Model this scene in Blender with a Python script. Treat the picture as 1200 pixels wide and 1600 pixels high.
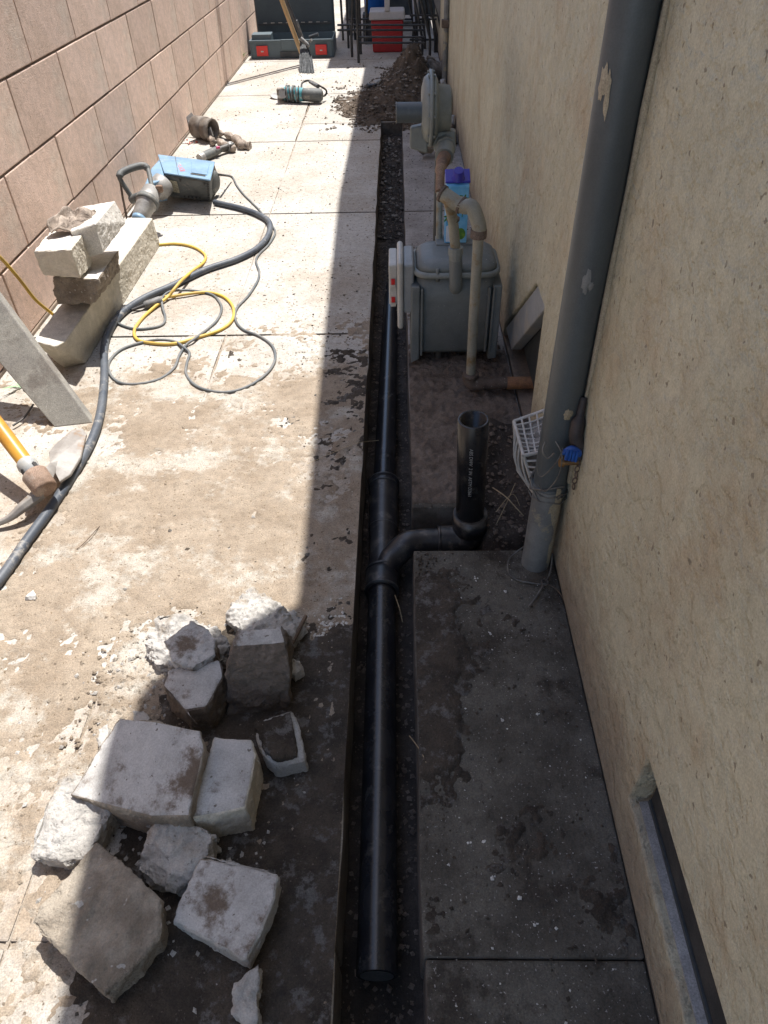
import bpy, bmesh, math, random
import numpy as np
from mathutils import Vector, Matrix, noise as mnoise
random.seed(7)
PI = math.pi
for o in list(bpy.data.objects): bpy.data.objects.remove(o)
scn = bpy.context.scene
C = scn.collection

# ---------------------------------------------------------------- camera
FPX, CX, CY, EYE = 1105.0, 600.0, 800.0, 1.05
def nrm(v): return v / np.linalg.norm(v)
_yf = nrm(np.array([18.0, 1010.0, FPX])); _dn = nrm(np.array([35.0, -1200.0, FPX]))
_up = -_dn; _up = nrm(_up - _up.dot(_yf) * _yf); _xr = np.cross(_yf, _up)
if _xr[0] < 0: _xr = -_xr
RM = np.array([_xr, _yf, _up])
cam_d = bpy.data.cameras.new('camera'); cam = bpy.data.objects.new('camera', cam_d); C.objects.link(cam)
cam_d.sensor_fit = 'VERTICAL'; cam_d.sensor_height = 24.0; cam_d.lens = FPX / 1600 * 24.0
cam_d.clip_start = 0.02; cam_d.clip_end = 500
r_, u_, f_ = RM @ np.array([1, 0, 0]), RM @ np.array([0, 1, 0]), RM @ np.array([0, 0, 1])
m4 = Matrix.Identity(4)
for i in range(3): m4[i][0] = r_[i]; m4[i][1] = u_[i]; m4[i][2] = -f_[i]
m4[2][3] = EYE
cam.matrix_world = m4
scn.camera = cam
scn.render.resolution_x = 768; scn.render.resolution_y = 1024

# ---------------------------------------------------------------- light
SUN = Vector((0.15, 0.37, 1.0))
w = bpy.data.worlds.new('World'); scn.world = w; w.use_nodes = True
nt = w.node_tree; bg = nt.nodes['Background']
sky = nt.nodes.new('ShaderNodeTexSky'); sky.sky_type = 'NISHITA'; sky.sun_disc = False
sky.sun_elevation = math.asin(SUN.normalized().z); sky.sun_rotation = math.atan2(SUN.x, SUN.y)
nt.links.new(sky.outputs[0], bg.inputs[0]); bg.inputs[1].default_value = 0.15
sl = bpy.data.lights.new('sun', 'SUN'); sl.energy = 4.4; sl.angle = math.radians(0.55); sl.color = (1.0, 0.965, 0.915)
so = bpy.data.objects.new('sun', sl); C.objects.link(so)
so.rotation_euler = SUN.to_track_quat('Z', 'Y').to_euler(); so.location = (0, 0, 5)
vs = scn.view_settings
vs.view_transform = 'Standard'; vs.look = 'None'; vs.gamma = 1.0; vs.use_curve_mapping = False
vs.exposure = 0.92

# ---------------------------------------------------------------- measuring helpers (survey of the place)
def _ray(px, py): return RM @ np.array([px - CX, CY - py, FPX])
def G(px, py, z=0.0):
    d = _ray(px, py); t = (z - EYE) / d[2]; return Vector((t * d[0], t * d[1], z))
def XP(px, py, x):
    d = _ray(px, py); t = x / d[0]; return Vector((x, t * d[1], EYE + t * d[2]))
def YP(px, py, y):
    d = _ray(px, py); t = y / d[1]; return Vector((t * d[0], y, EYE + t * d[2]))

# ---------------------------------------------------------------- numpy noise
def _hash(ix, iy, seed):
    n = (ix * 374761393 + iy * 668265263 + seed * 1442695041) & 0xffffffff
    n = ((n ^ (n >> 13)) * 1274126177) & 0xffffffff
    return ((n ^ (n >> 16)) & 0xffff) / 65535.0
def vn(x, y, seed=0):
    ix = np.floor(x).astype(np.int64); iy = np.floor(y).astype(np.int64)
    fx = x - ix; fy = y - iy; fx = fx * fx * (3 - 2 * fx); fy = fy * fy * (3 - 2 * fy)
    a = _hash(ix, iy, seed); b = _hash(ix + 1, iy, seed); c = _hash(ix, iy + 1, seed); d = _hash(ix + 1, iy + 1, seed)
    return (a * (1 - fx) + b * fx) * (1 - fy) + (c * (1 - fx) + d * fx) * fy
def fbm(x, y, seed=0, oct=4):
    s = 0; a = 0.5; t = 0
    for k in range(oct):
        s = s + a * vn(x * 2 ** k + 17.3 * k, y * 2 ** k + 5.1 * k, seed + k); t += a; a *= 0.55
    return s / t
def sst(a, b, x):
    t = np.clip((x - a) / (b - a), 0, 1); return t * t * (3 - 2 * t)

# ---------------------------------------------------------------- materials
MATS = {}
def mat(name, c1, c2=None, scale=8.0, lo=0.4, hi=0.62, rough=0.85, metal=0.0, bump=0.0, bscale=120.0, bdist=0.002,
        spots=None, sscale=150.0, sthr=0.70, stain=None, stscale=3.0, stlo=0.5, sthi=0.6, rnd=0.0, coat=0.0, stretch=None, world=False, bump2=None, lift=None, zone=None):
    m = bpy.data.materials.new(name); MATS[name] = m; m.use_nodes = True
    n = m.node_tree.nodes; L = m.node_tree.links; b = n['Principled BSDF']
    b.inputs['Roughness'].default_value = rough; b.inputs['Metallic'].default_value = metal
    if coat: b.inputs['Coat Weight'].default_value = coat
    if world: src = n.new('ShaderNodeNewGeometry').outputs['Position']
    else: src = n.new('ShaderNodeTexCoord').outputs['Object']
    if stretch:
        mp = n.new('ShaderNodeMapping'); mp.inputs['Scale'].default_value = stretch; L.new(src, mp.inputs[0]); srcs = mp.outputs[0]
    else: srcs = src
    def noi(s, det=6, ro=0.6, v=None, off=0):
        t = n.new('ShaderNodeTexNoise'); t.inputs['Scale'].default_value = s; t.inputs['Detail'].default_value = det
        t.inputs['Roughness'].default_value = ro
        if off:
            a = n.new('ShaderNodeVectorMath'); a.inputs[1].default_value = (off, off * .7, off * 1.3); L.new(v or srcs, a.inputs[0]); L.new(a.outputs[0], t.inputs['Vector'])
        else: L.new(v or srcs, t.inputs['Vector'])
        return t.outputs['Fac']
    def ramp(fac, a, c):
        r = n.new('ShaderNodeMapRange'); r.interpolation_type = 'SMOOTHSTEP'
        r.inputs['From Min'].default_value = a; r.inputs['From Max'].default_value = c; L.new(fac, r.inputs['Value']); return r.outputs[0]
    def mix(fac, A, B):
        x = n.new('ShaderNodeMix'); x.data_type = 'RGBA'
        if isinstance(fac, float): x.inputs[0].default_value = fac
        else: L.new(fac, x.inputs[0])
        for k, v in ((6, A), (7, B)):
            if isinstance(v, tuple): x.inputs[k].default_value = (*v, 1)
            else: L.new(v, x.inputs[k])
        return x.outputs[2]
    col = c1
    if c2: col = mix(ramp(noi(scale), lo, hi), c1, c2)
    if stain:
        sf = ramp(noi(stscale, 12, 0.72, None, 3.7), stlo, sthi)
        if zone:
            zs = n.new('ShaderNodeSeparateXYZ'); L.new(src, zs.inputs[0]); zr = ramp(zs.outputs[1], zone[0], zone[1])
            zm = n.new('ShaderNodeMapRange'); zm.inputs['To Min'].default_value = 1; zm.inputs['To Max'].default_value = zone[2]; L.new(zr, zm.inputs['Value'])
            mm = n.new('ShaderNodeMath'); mm.operation = 'MULTIPLY'; L.new(sf, mm.inputs[0]); L.new(zm.outputs[0], mm.inputs[1]); sf = mm.outputs[0]
        col = mix(sf, col, stain)
    if lift:  # a band of splashed dirt near a height
        sp = n.new('ShaderNodeSeparateXYZ'); L.new(src, sp.inputs[0])
        ad = n.new('ShaderNodeMath'); ad.operation = 'MULTIPLY_ADD'; L.new(noi(9.0, 8, .7), ad.inputs[0]); ad.inputs[1].default_value = -0.34; L.new(sp.outputs[2], ad.inputs[2])
        col = mix(ramp(ad.outputs[0], lift[1], lift[2]), lift[0], col)
    if spots: col = mix(ramp(noi(sscale, 2, .5, None, 9.1), sthr, sthr + 0.04), col, spots)
    gr_ = .20 if name.startswith('chunk') or name in ('stucco', 'side_concrete') else .34 if rough >= .8 else (.14 if rough >= .45 and not metal else 0)
    if gr_:
        def rg(f, a_):
            r = n.new('ShaderNodeMapRange'); r.inputs['From Min'].default_value = .3; r.inputs['From Max'].default_value = .7
            r.inputs['To Min'].default_value = 1 - a_; r.inputs['To Max'].default_value = 1 + a_ * .8; L.new(f, r.inputs['Value']); return r.outputs[0]
        mu = n.new('ShaderNodeMath'); mu.operation = 'MULTIPLY'; L.new(rg(noi(420, 3, .7, src, 1.9), gr_), mu.inputs[0]); L.new(rg(noi(48, 6, .7, src, 6.3), gr_ * .55), mu.inputs[1])
        hv = n.new('ShaderNodeHueSaturation'); L.new(mu.outputs[0], hv.inputs['Value'])
        if isinstance(col, tuple): hv.inputs['Color'].default_value = (*col, 1)
        else: L.new(col, hv.inputs['Color'])
        col = hv.outputs[0]
    if rnd:
        oi = n.new('ShaderNodeObjectInfo'); hs = n.new('ShaderNodeHueSaturation')
        mr = n.new('ShaderNodeMapRange'); mr.inputs['To Min'].default_value = 1 - rnd; mr.inputs['To Max'].default_value = 1 + rnd
        L.new(oi.outputs['Random'], mr.inputs['Value']); L.new(mr.outputs[0], hs.inputs['Value'])
        if isinstance(col, tuple): hs.inputs['Color'].default_value = (*col, 1)
        else: L.new(col, hs.inputs['Color'])
        col = hs.outputs[0]
    if isinstance(col, tuple): b.inputs['Base Color'].default_value = (*col, 1)
    else: L.new(col, b.inputs['Base Color'])
    if bump:
        bp = n.new('ShaderNodeBump'); bp.inputs['Strength'].default_value = bump; bp.inputs['Distance'].default_value = bdist
        L.new(noi(bscale, 5, .65), bp.inputs['Height'])
        if bump2:
            b2 = n.new('ShaderNodeBump'); b2.inputs['Strength'].default_value = bump2[0]; b2.inputs['Distance'].default_value = bump2[1]
            L.new(ramp(noi(bump2[2], 5, .6, None, 2.2), bump2[3], bump2[4]), b2.inputs['Height'])
            L.new(b2.outputs[0], bp.inputs['Normal'])
        L.new(bp.outputs[0], b.inputs['Normal'])
    return m

mat('slab_concrete', (.46, .44, .405), (.39, .365, .325), scale=3.0, stain=(.31, .245, .18), stscale=3.2, stlo=.40, sthi=.66, zone=(1.5, 2.6, .45),
    spots=(.17, .135, .10), sscale=95, sthr=.64, bump=.8, bscale=160, bdist=.002, world=True, rough=.9, bump2=(.35, .002, 30, .3, .7))
mat('shade_slab', (.125, .113, .092), (.070, .061, .048), scale=7, stain=(.045, .036, .027), stscale=9, stlo=.5, sthi=.62,
    spots=(.30, .28, .26), sscale=260, sthr=.67, bump=.9, bscale=240, bdist=.002, world=True, rough=.85, bump2=(.6, .003, 40, .35, .65))  # near concrete, foreground shade and soil both put into its dark colour
mat('far_slab', (.30, .28, .26), (.22, .20, .185), scale=6, spots=(.1, .08, .07), sscale=90, sthr=.68, bump=.5, bscale=150, bdist=.002, world=True)
mat('slab_edge', (.13, .115, .10), (.075, .062, .05), scale=14, bump=.8, bscale=90, bdist=.004, world=True)
mat('dry_dust', (.335, .275, .21), (.255, .20, .145), scale=10, lo=.3, hi=.7, stain=(.42, .385, .33), stscale=6, stlo=.5, sthi=.62, spots=(.17, .125, .08), sscale=170, sthr=.66, bump=.9, bscale=260, bdist=.003, world=True, rough=.95)
mat('soil_and_shade', (.082, .064, .048), (.045, .035, .026), scale=16, stain=(.15, .14, .13), stscale=30, stlo=.52, sthi=.62, spots=(.15, .12, .1), sscale=200, sthr=.68, bump=1.0, bscale=200, bdist=.006, world=True, rough=.95)  # dark soil colour, also laid as painted shade over the near left slab
mat('brown_soil', (.19, .148, .118), (.12, .09, .07), scale=14, spots=(.21, .17, .14), sscale=220, sthr=.66, bump=1.0, bscale=230, bdist=.004, world=True, rough=.95)
mat('trench_soil', (.065, .05, .04), (.03, .023, .018), scale=12, spots=(.11, .095, .085), sscale=130, sthr=.67, bump=1.0, bscale=120, bdist=.008, world=True, rough=.95)
mat('block', (.70, .525, .43), (.62, .46, .365), scale=5, stain=(.66, .55, .46), stscale=3, stlo=.52, sthi=.7, spots=(.18, .12, .09), sscale=130, sthr=.70, bump=.8, bscale=170, bdist=.0022, rnd=.10, rough=.95)
mat('mortar', (.27, .215, .17), (.16, .12, .095), scale=12, bump=.5, bscale=80)
mat('footing', (.25, .19, .14), (.16, .12, .09), scale=12, bump=.6, bscale=60, bdist=.004, world=True)
mat('stucco', (.555, .515, .375), (.48, .445, .32), scale=5, lo=.35, hi=.65, stain=(.43, .335, .215), stscale=4, stlo=.46, sthi=.74, lift=((.29, .24, .175), -.16, .06),
    bump=.8, bscale=130, bdist=.003, stretch=(1, 1, 1), world=True, bump2=(.65, .005, 25, .40, .58), rough=.9, spots=(.27, .23, .16), sscale=85, sthr=.68)
mat('vent_void', (.05, .048, .045), (.03, .03, .03), scale=20, bump=.3)
mat('sill_plaster', (.30, .295, .29), (.22, .215, .21), scale=14, bump=.4)
mat('wood_eave', (.35, .30, .24), (.28, .24, .19), scale=6)
mat('roof_shingle', (.12, .10, .09), (.08, .07, .065), scale=20, bump=.6)
mat('black_abs', (.010, .0105, .013), (.02, .02, .022), scale=20, rough=.27, stain=(.06, .055, .05), stscale=30, stlo=.54, sthi=.68, bump=.12, bscale=60, bdist=.001)
mat('abs_fitting', (.014, .014, .017), (.028, .027, .028), scale=24, rough=.36, stain=(.09, .08, .07), stscale=30, stlo=.50, sthi=.64, bump=.3, bscale=70, bdist=.001)
mat('dusty_ring', (.055, .052, .05), (.03, .03, .032), scale=40, rough=.4)
mat('grey_pvc', (.080, .094, .100), (.058, .070, .077), scale=9, rough=.45, stain=(.14, .15, .15), stscale=12, stlo=.57, sthi=.75, bump=.15, bscale=60, stretch=(1, 1, .35))
mat('worn_pipe', (.20, .205, .20), (.14, .145, .145), scale=14, rough=.6, stain=(.3, .27, .2), stscale=9, stlo=.57, sthi=.62, bump=.4, bscale=60)
mat('beige_paint', (.40, .34, .24), (.34, .29, .2), scale=14, bump=.4, bscale=60)
mat('meter_paint', (.165, .18, .18), (.125, .14, .14), scale=9, rough=.5, spots=(.4, .39, .36), sscale=190, sthr=.72, bump=.25, bscale=90, stain=(.16, .175, .17), stscale=5)
mat('regulator_paint', (.225, .24, .225), (.175, .19, .18), scale=9, rough=.5, stain=(.22, .22, .18), stscale=12, stlo=.55, sthi=.7, bump=.25, bscale=90)
mat('pipe_paint', (.29, .28, .23), (.225, .22, .18), scale=10, rough=.6, stain=(.22, .15, .07), stscale=16, stlo=.51, sthi=.64, bump=.4, bscale=80)
mat('rust', (.34, .165, .08), (.22, .11, .06), scale=22, rough=.85, stain=(.33, .17, .07), stscale=16, stlo=.5, sthi=.62, bump=.6, bscale=120)
mat('rust_brown', (.23, .135, .085), (.14, .09, .065), scale=18, rough=.85, stain=(.30, .20, .13), stscale=18, stlo=.5, sthi=.64, bump=.5, bscale=120)
mat('rust_dull', (.15, .115, .095), (.10, .072, .055), scale=18, rough=.9, spots=(.4, .37, .32), sscale=150, sthr=.69, bump=.6, bscale=120)
mat('index_plastic', (.50, .49, .46), (.43, .42, .39), scale=9, rough=.45)
mat('index_grey', (.30, .31, .31), (.25, .26, .26), scale=9, rough=.45)
mat('red_plastic', (.55, .02, .02), rough=.4)
mat('bright_red', (.62, .03, .025), rough=.4)
mat('white_plastic', (.55, .52, .47), (.42, .39, .34), scale=20, rough=.6)
mat('cage_plastic', (.60, .57, .53), (.45, .42, .38), scale=18, rough=.55)
mat('lint', (.30, .27, .24), (.16, .14, .12), scale=30, bump=.9, bscale=90, bdist=.006)
mat('wire', (.20, .19, .17), (.11, .10, .09), scale=40, rough=.6, metal=.4)
mat('brass', (.36, .20, .07), (.2, .12, .06), scale=30, rough=.5, metal=.6)
mat('blue_tape', (.02, .11, .42), (.015, .07, .3), scale=30, rough=.4)
mat('black_rubber', (.025, .022, .022), (.05, .04, .04), scale=30, rough=.6, bump=.4, bscale=80)
mat('carton_blue', (.10, .36, .66), (.24, .55, .80), scale=18, lo=.35, hi=.65, rough=.35)
mat('carton_white', (.62, .66, .72), rough=.35)
mat('purple_cap', (.03, .03, .32), rough=.35)
mat('leaf_green', (.02, .15, .03), (.05, .22, .04), scale=60, rough=.5)
mat('lime_green', (.16, .33, .04), (.07, .2, .03), scale=60, rough=.5)
mat('steel_painted', (.36, .37, .37), (.30, .31, .31), scale=10, rough=.5, stain=(.42, .40, .35), stscale=12)
mat('dark_metal', (.05, .057, .06), (.035, .04, .043), scale=14, rough=.6)
mat('chunk_white', (.46, .44, .41), (.36, .34, .31), scale=12, spots=(.25, .23, .21), sscale=110, sthr=.66, stain=(.27, .22, .165), stscale=11, stlo=.53, sthi=.68, bump=1.0, bscale=120, bdist=.004, rough=.95)
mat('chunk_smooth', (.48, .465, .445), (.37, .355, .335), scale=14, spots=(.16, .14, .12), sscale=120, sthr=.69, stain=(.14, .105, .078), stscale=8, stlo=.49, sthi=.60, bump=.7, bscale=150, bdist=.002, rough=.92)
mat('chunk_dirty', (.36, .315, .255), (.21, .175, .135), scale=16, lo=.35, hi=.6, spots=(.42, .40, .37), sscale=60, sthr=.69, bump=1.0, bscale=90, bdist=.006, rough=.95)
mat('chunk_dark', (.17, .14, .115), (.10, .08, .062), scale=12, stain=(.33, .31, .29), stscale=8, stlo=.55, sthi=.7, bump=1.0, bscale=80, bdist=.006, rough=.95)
mat('cast_concrete', (.60, .57, .52), (.52, .49, .44), scale=9, spots=(.3, .27, .23), sscale=110, sthr=.72, stain=(.40, .34, .26), stscale=7, stlo=.55, sthi=.75, bump=.5, bscale=120, bdist=.003)
mat('side_concrete', (.58, .53, .44), (.47, .43, .35), scale=10, spots=(.6, .58, .52), sscale=120, sthr=.72, bump=.6, bscale=110, bdist=.003)
mat('broken_concrete', (.26, .215, .165), (.17, .135, .10), scale=20, spots=(.45, .42, .38), sscale=120, sthr=.68, bump=1.0, bscale=90, bdist=.006)
mat('post_concrete', (.29, .275, .24), (.24, .225, .20), scale=10, bump=.4, bscale=120, spots=(.42, .4, .36), sscale=70, sthr=.72, stain=(.2, .18, .155), stscale=6)
mat('rag_cloth', (.40, .33, .27), (.22, .175, .14), scale=22, spots=(.12, .09, .07), sscale=90, sthr=.64, bump=.9, bscale=260, bdist=.003)
mat('tool_blue', (.19, .31, .43), (.15, .25, .36), scale=9, rough=.45, stain=(.34, .42, .46), stscale=14, stlo=.55, sthi=.7, bump=.1, bscale=80)
mat('tool_grey', (.12, .125, .12), (.075, .08, .08), scale=14, rough=.65, stain=(.24, .22, .19), stscale=18, stlo=.53, sthi=.68, bump=.2, bscale=80)
mat('dusty_metal', (.36, .35, .33), (.22, .21, .20), scale=20, rough=.55, metal=.3, bump=.3, bscale=80)
mat('dark_steel', (.06, .058, .055), (.10, .09, .08), scale=20, rough=.55, metal=.4)
mat('label_print', (.42, .38, .28), (.25, .22, .16), scale=120, rough=.5)
mat('print_red', (.55, .10, .10), rough=.5)
mat('print_white', (.55, .6, .62), rough=.5)
mat('hose_rubber', (.055, .066, .085), (.09, .10, .115), scale=12, rough=.55, stain=(.30, .28, .25), stscale=20, stlo=.54, sthi=.68, bump=.2, bscale=90)
mat('cable_grey', (.11, .12, .125), (.17, .17, .165), scale=14, rough=.6)
mat('plug_grey', (.10, .105, .11), (.2, .19, .18), scale=40, rough=.6)
mat('cord_yellow', (.62, .42, .07), (.52, .34, .08), scale=14, rough=.55)
mat('handle_yellow', (.52, .27, .04), (.42, .20, .03), scale=14, rough=.35, stain=(.13, .07, .03), stscale=22, stlo=.62, sthi=.70)
mat('pick_steel', (.33, .31, .285), (.24, .22, .20), scale=16, rough=.55, metal=.2, stain=(.24, .16, .10), stscale=12, stlo=.53, sthi=.66, bump=.5, bscale=90)
mat('pick_rust', (.27, .185, .135), (.19, .12, .08), scale=18, rough=.8, stain=(.32, .25, .2), stscale=20, bump=.5, bscale=90)
mat('iron_fitting', (.13, .105, .085), (.22, .19, .16), scale=24, rough=.7, metal=.2, bump=.5, bscale=80)
mat('teal_plastic', (.05, .26, .30), (.10, .32, .35), scale=20, rough=.5, stain=(.3, .33, .32), stscale=20)
mat('magenta', (.42, .02, .12), rough=.5)
mat('case_shell', (.06, .085, .10), (.05, .07, .085), scale=6, rough=.55, bump=.15, bscale=200)
mat('case_rim', (.10, .135, .155), (.085, .12, .14), scale=6, rough=.5)
mat('pole_wood', (.50, .34, .18), (.40, .26, .13), scale=20, rough=.6, stretch=(1, 1, .1))
mat('pole_black', (.03, .03, .035), (.06, .06, .065), scale=30, rough=.45)
mat('bristle', (.05, .055, .06), (.12, .125, .13), scale=40, rough=.7)
mat('cooler_red', (.42, .02, .022), (.36, .02, .022), scale=6, rough=.45)
mat('cooler_white', (.50, .47, .45), rough=.5)
mat('blue_plastic', (.01, .14, .62), rough=.4)
mat('chair_metal', (.022, .024, .026), (.05, .05, .05), scale=20, rough=.5)
mat('grey_board', (.25, .23, .21), (.17, .16, .15), scale=8, rough=.8, stretch=(1, 1, .2))
mat('fence_wood', (.10, .07, .05), (.07, .05, .035), scale=10, stretch=(1, 1, .1))
mat('weed', (.10, .22, .04), (.17, .33, .07), scale=60, rough=.6)
mat('pale_leaf', (.30, .42, .27), (.20, .36, .18), scale=60, rough=.6)
mat('straw', (.42, .33, .20), (.33, .25, .15), scale=60, rough=.8)
mat('twig', (.16, .11, .075), (.10, .07, .05), scale=60, rough=.8)
mat('white_chip', (.62, .60, .56), rough=.9)
mat('mound_soil', (.11, .08, .055), (.06, .043, .03), scale=14, bump=1.0, bscale=120, bdist=.008, rough=.95, world=True)
mat('gravel', (.24, .21, .18), (.14, .12, .10), scale=14, rough=.9, rnd=.2, world=True)
mat('red_bit', (.50, .12, .07), rough=.8)
mat('dark_plastic', (.035, .042, .05), (.06, .065, .07), scale=14, rough=.5)

# ---------------------------------------------------------------- mesh helpers
def tag(o, label=None, cat=None, group=None, kind=None):
    if label: o['label'] = label
    if cat: o['category'] = cat
    if group: o['group'] = group
    if kind: o['kind'] = kind
    return o
def empty(name, loc, label=None, cat=None, group=None, kind=None):
    o = bpy.data.objects.new(name, None); C.objects.link(o); o.location = loc; o.empty_display_size = .05
    return tag(o, label, cat, group, kind)
class MB:
    def __init__(s): s.v = []; s.f = []; s.sm = []; s.mi = []; s.cm = 0
    def add(s, vs, fs, sm=False):
        k = len(s.v); s.v += [tuple(v) for v in vs]; s.f += [tuple(i + k for i in f) for f in fs]; s.sm += [sm] * len(fs); s.mi += [s.cm] * len(fs)
        return s
    def hexa(s, c):  # 8 corners: bottom 4, top 4
        return s.add(c, [(0, 3, 2, 1), (4, 5, 6, 7), (0, 1, 5, 4), (1, 2, 6, 5), (2, 3, 7, 6), (3, 0, 4, 7)])
    def box(s, a, b, rot=None, piv=None):
        x0, y0, z0 = a; x1, y1, z1 = b
        c = [Vector(p) for p in ((x0, y0, z0), (x1, y0, z0), (x1, y1, z0), (x0, y1, z0), (x0, y0, z1), (x1, y0, z1), (x1, y1, z1), (x0, y1, z1))]
        if rot is not None:
            pv = Vector(piv) if piv is not None else (Vector(a) + Vector(b)) / 2
            c = [pv + rot @ (p - pv) for p in c]
        return s.hexa(c)
    def tube(s, path, rad, n=12, caps=True, closed=False):
        P = [Vector(p) for p in path]; N = len(P)
        R = rad if isinstance(rad, (list, tuple)) else [rad] * N
        up = Vector((0, 0, 1)); prev = None; rings = []
        for i in range(N):
            t = (P[min(i + 1, N - 1)] - P[max(i - 1, 0)]).normalized()
            if prev is None:
                a = t.cross(up)
                if a.length < .1: a = t.cross(Vector((1, 0, 0)))
                a.normalize()
            else:
                a = prev - prev.dot(t) * t
                a.normalize()
            prev = a; b = t.cross(a)
            rings.append([P[i] + (a * math.cos(2 * PI * k / n) + b * math.sin(2 * PI * k / n)) * R[i] for k in range(n)])
        vs = [v for r in rings for v in r]; fs = []
        for i in range(N - 1):
            for k in range(n):
                k2 = (k + 1) % n; fs.append((i * n + k, (i + 1) * n + k, (i + 1) * n + k2, i * n + k2))
        s.add(vs, fs, True)
        if caps:
            k0 = len(s.v); s.v += [tuple(v) for v in rings[0]] + [tuple(v) for v in rings[-1]]
            s.f += [tuple(k0 + k for k in range(n)), tuple(k0 + n + k for k in reversed(range(n)))]; s.sm += [False, False]; s.mi += [s.cm] * 2
        return s
    def lathe(s, base, axis, prof, n=24, sm=True):
        base = Vector(base); t = Vector(axis).normalized()
        a = t.cross(Vector((0, 0, 1)))
        if a.length < .1: a = t.cross(Vector((0, 1, 0)))
        a.normalize(); b = t.cross(a)
        vs = []; fs = []
        for h, r in prof: vs += [base + t * h + (a * math.cos(2 * PI * k / n) + b * math.sin(2 * PI * k / n)) * r for k in range(n)]
        for i in range(len(prof) - 1):
            for k in range(n):
                k2 = (k + 1) % n; fs.append((i * n + k, (i + 1) * n + k, (i + 1) * n + k2, i * n + k2))
        s.add(vs, fs, sm)
        if prof[0][1] > 1e-4 and prof[0][1] < 10: s.f.append(tuple(len(s.v) - len(vs) + k for k in range(n))); s.sm.append(False); s.mi.append(s.cm)
        if prof[-1][1] > 1e-4: s.f.append(tuple(len(s.v) - n + k for k in reversed(range(n)))); s.sm.append(False); s.mi.append(s.cm)
        return s
    def prism(s, pts, d):  # polygon extruded by vector d
        pts = [Vector(p) for p in pts]; d = Vector(d); n = len(pts)
        return s.add(pts + [p + d for p in pts], [tuple(reversed(range(n))), tuple(range(n, 2 * n))] + [(i, (i + 1) % n, n + (i + 1) % n, n + i) for i in range(n)])
    def build(s, name, m, parent=None, bevel=0.0, seg=2, sub=0, fixn=True, sharp=None):
        me = bpy.data.meshes.new(name)
        off = world_loc(parent) if parent else Vector((0, 0, 0))
        me.from_pydata([tuple(Vector(v) - off) for v in s.v], [], s.f)
        for p, q, mi in zip(me.polygons, s.sm, s.mi): p.use_smooth = q; p.material_index = mi
        for q in (m if isinstance(m, (list, tuple)) else [m]): me.materials.append(MATS[q])
        if fixn:
            bm = bmesh.new(); bm.from_mesh(me); bmesh.ops.recalc_face_normals(bm, faces=bm.faces[:]); bm.to_mesh(me); bm.free()
        o = bpy.data.objects.new(name, me); C.objects.link(o)
        if parent:
            o.parent = parent
            if parent.type != 'EMPTY': pass
        if bevel:
            b = o.modifiers.new('bevel', 'BEVEL'); b.width = bevel; b.segments = seg; b.limit_method = 'ANGLE'; b.angle_limit = math.radians(40)
            b.harden_normals = False
        return o
def world_loc(o):
    v = Vector((0, 0, 0))
    while o is not None: v += Vector(o.location); o = o.parent
    return v
def smooth_path(pts, k=8):
    P = [Vector(p) for p in pts]; out = []
    for i in range(len(P) - 1):
        p0 = P[max(i - 1, 0)]; p1 = P[i]; p2 = P[i + 1]; p3 = P[min(i + 2, len(P) - 1)]
        for j in range(k):
            t = j / k
            out.append(.5 * ((2 * p1) + (p2 - p0) * t + (2 * p0 - 5 * p1 + 4 * p2 - p3) * t * t + (3 * p1 - p0 - 3 * p2 + p3) * t ** 3))
    out.append(P[-1]); return out
def field(name, x0, x1, y0, y1, step, fn, m, parent=None, kind=None):
    nx = int((x1 - x0) / step) + 1; ny = int((y1 - y0) / step) + 1
    xs = np.linspace(x0, x1, nx); ys = np.linspace(y0, y1, ny); XX, YY = np.meshgrid(xs, ys)
    ZZ = fn(XX, YY); V = np.stack([XX, YY, ZZ], -1).reshape(-1, 3)
    i = np.arange(nx - 1); j = np.arange(ny - 1); I, J = np.meshgrid(i, j); a = (J * nx + I).ravel()
    F = np.stack([a, a + 1, a + nx + 1, a + nx], 1)
    # keep only what shows
    me = bpy.data.meshes.new(name); me.vertices.add(len(V)); me.vertices.foreach_set('co', V.ravel())
    zf = ZZ.ravel()[F].max(1); F = F[zf > -0.9]
    me.loops.add(len(F) * 4); me.loops.foreach_set('vertex_index', F.ravel())
    me.polygons.add(len(F)); me.polygons.foreach_set('loop_start', np.arange(len(F)) * 4); me.polygons.foreach_set('use_smooth', np.ones(len(F), bool))
    me.update(calc_edges=True); me.validate()
    me.materials.append(MATS[m])
    o = bpy.data.objects.new(name, me); C.objects.link(o)
    if kind: o['kind'] = kind
    if parent: o.parent = parent
    return o
def apply_mods(o):
    dg = bpy.context.evaluated_depsgraph_get(); dg.update()
    me = bpy.data.meshes.new_from_object(o.evaluated_get(dg)); o.modifiers.clear(); o.data = me; return o
def fnoise(p, s, seed=0.0): return mnoise.fractal(Vector(p) * s + Vector((seed, seed * .7, -seed)), .8, 2.1, 5)

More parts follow.
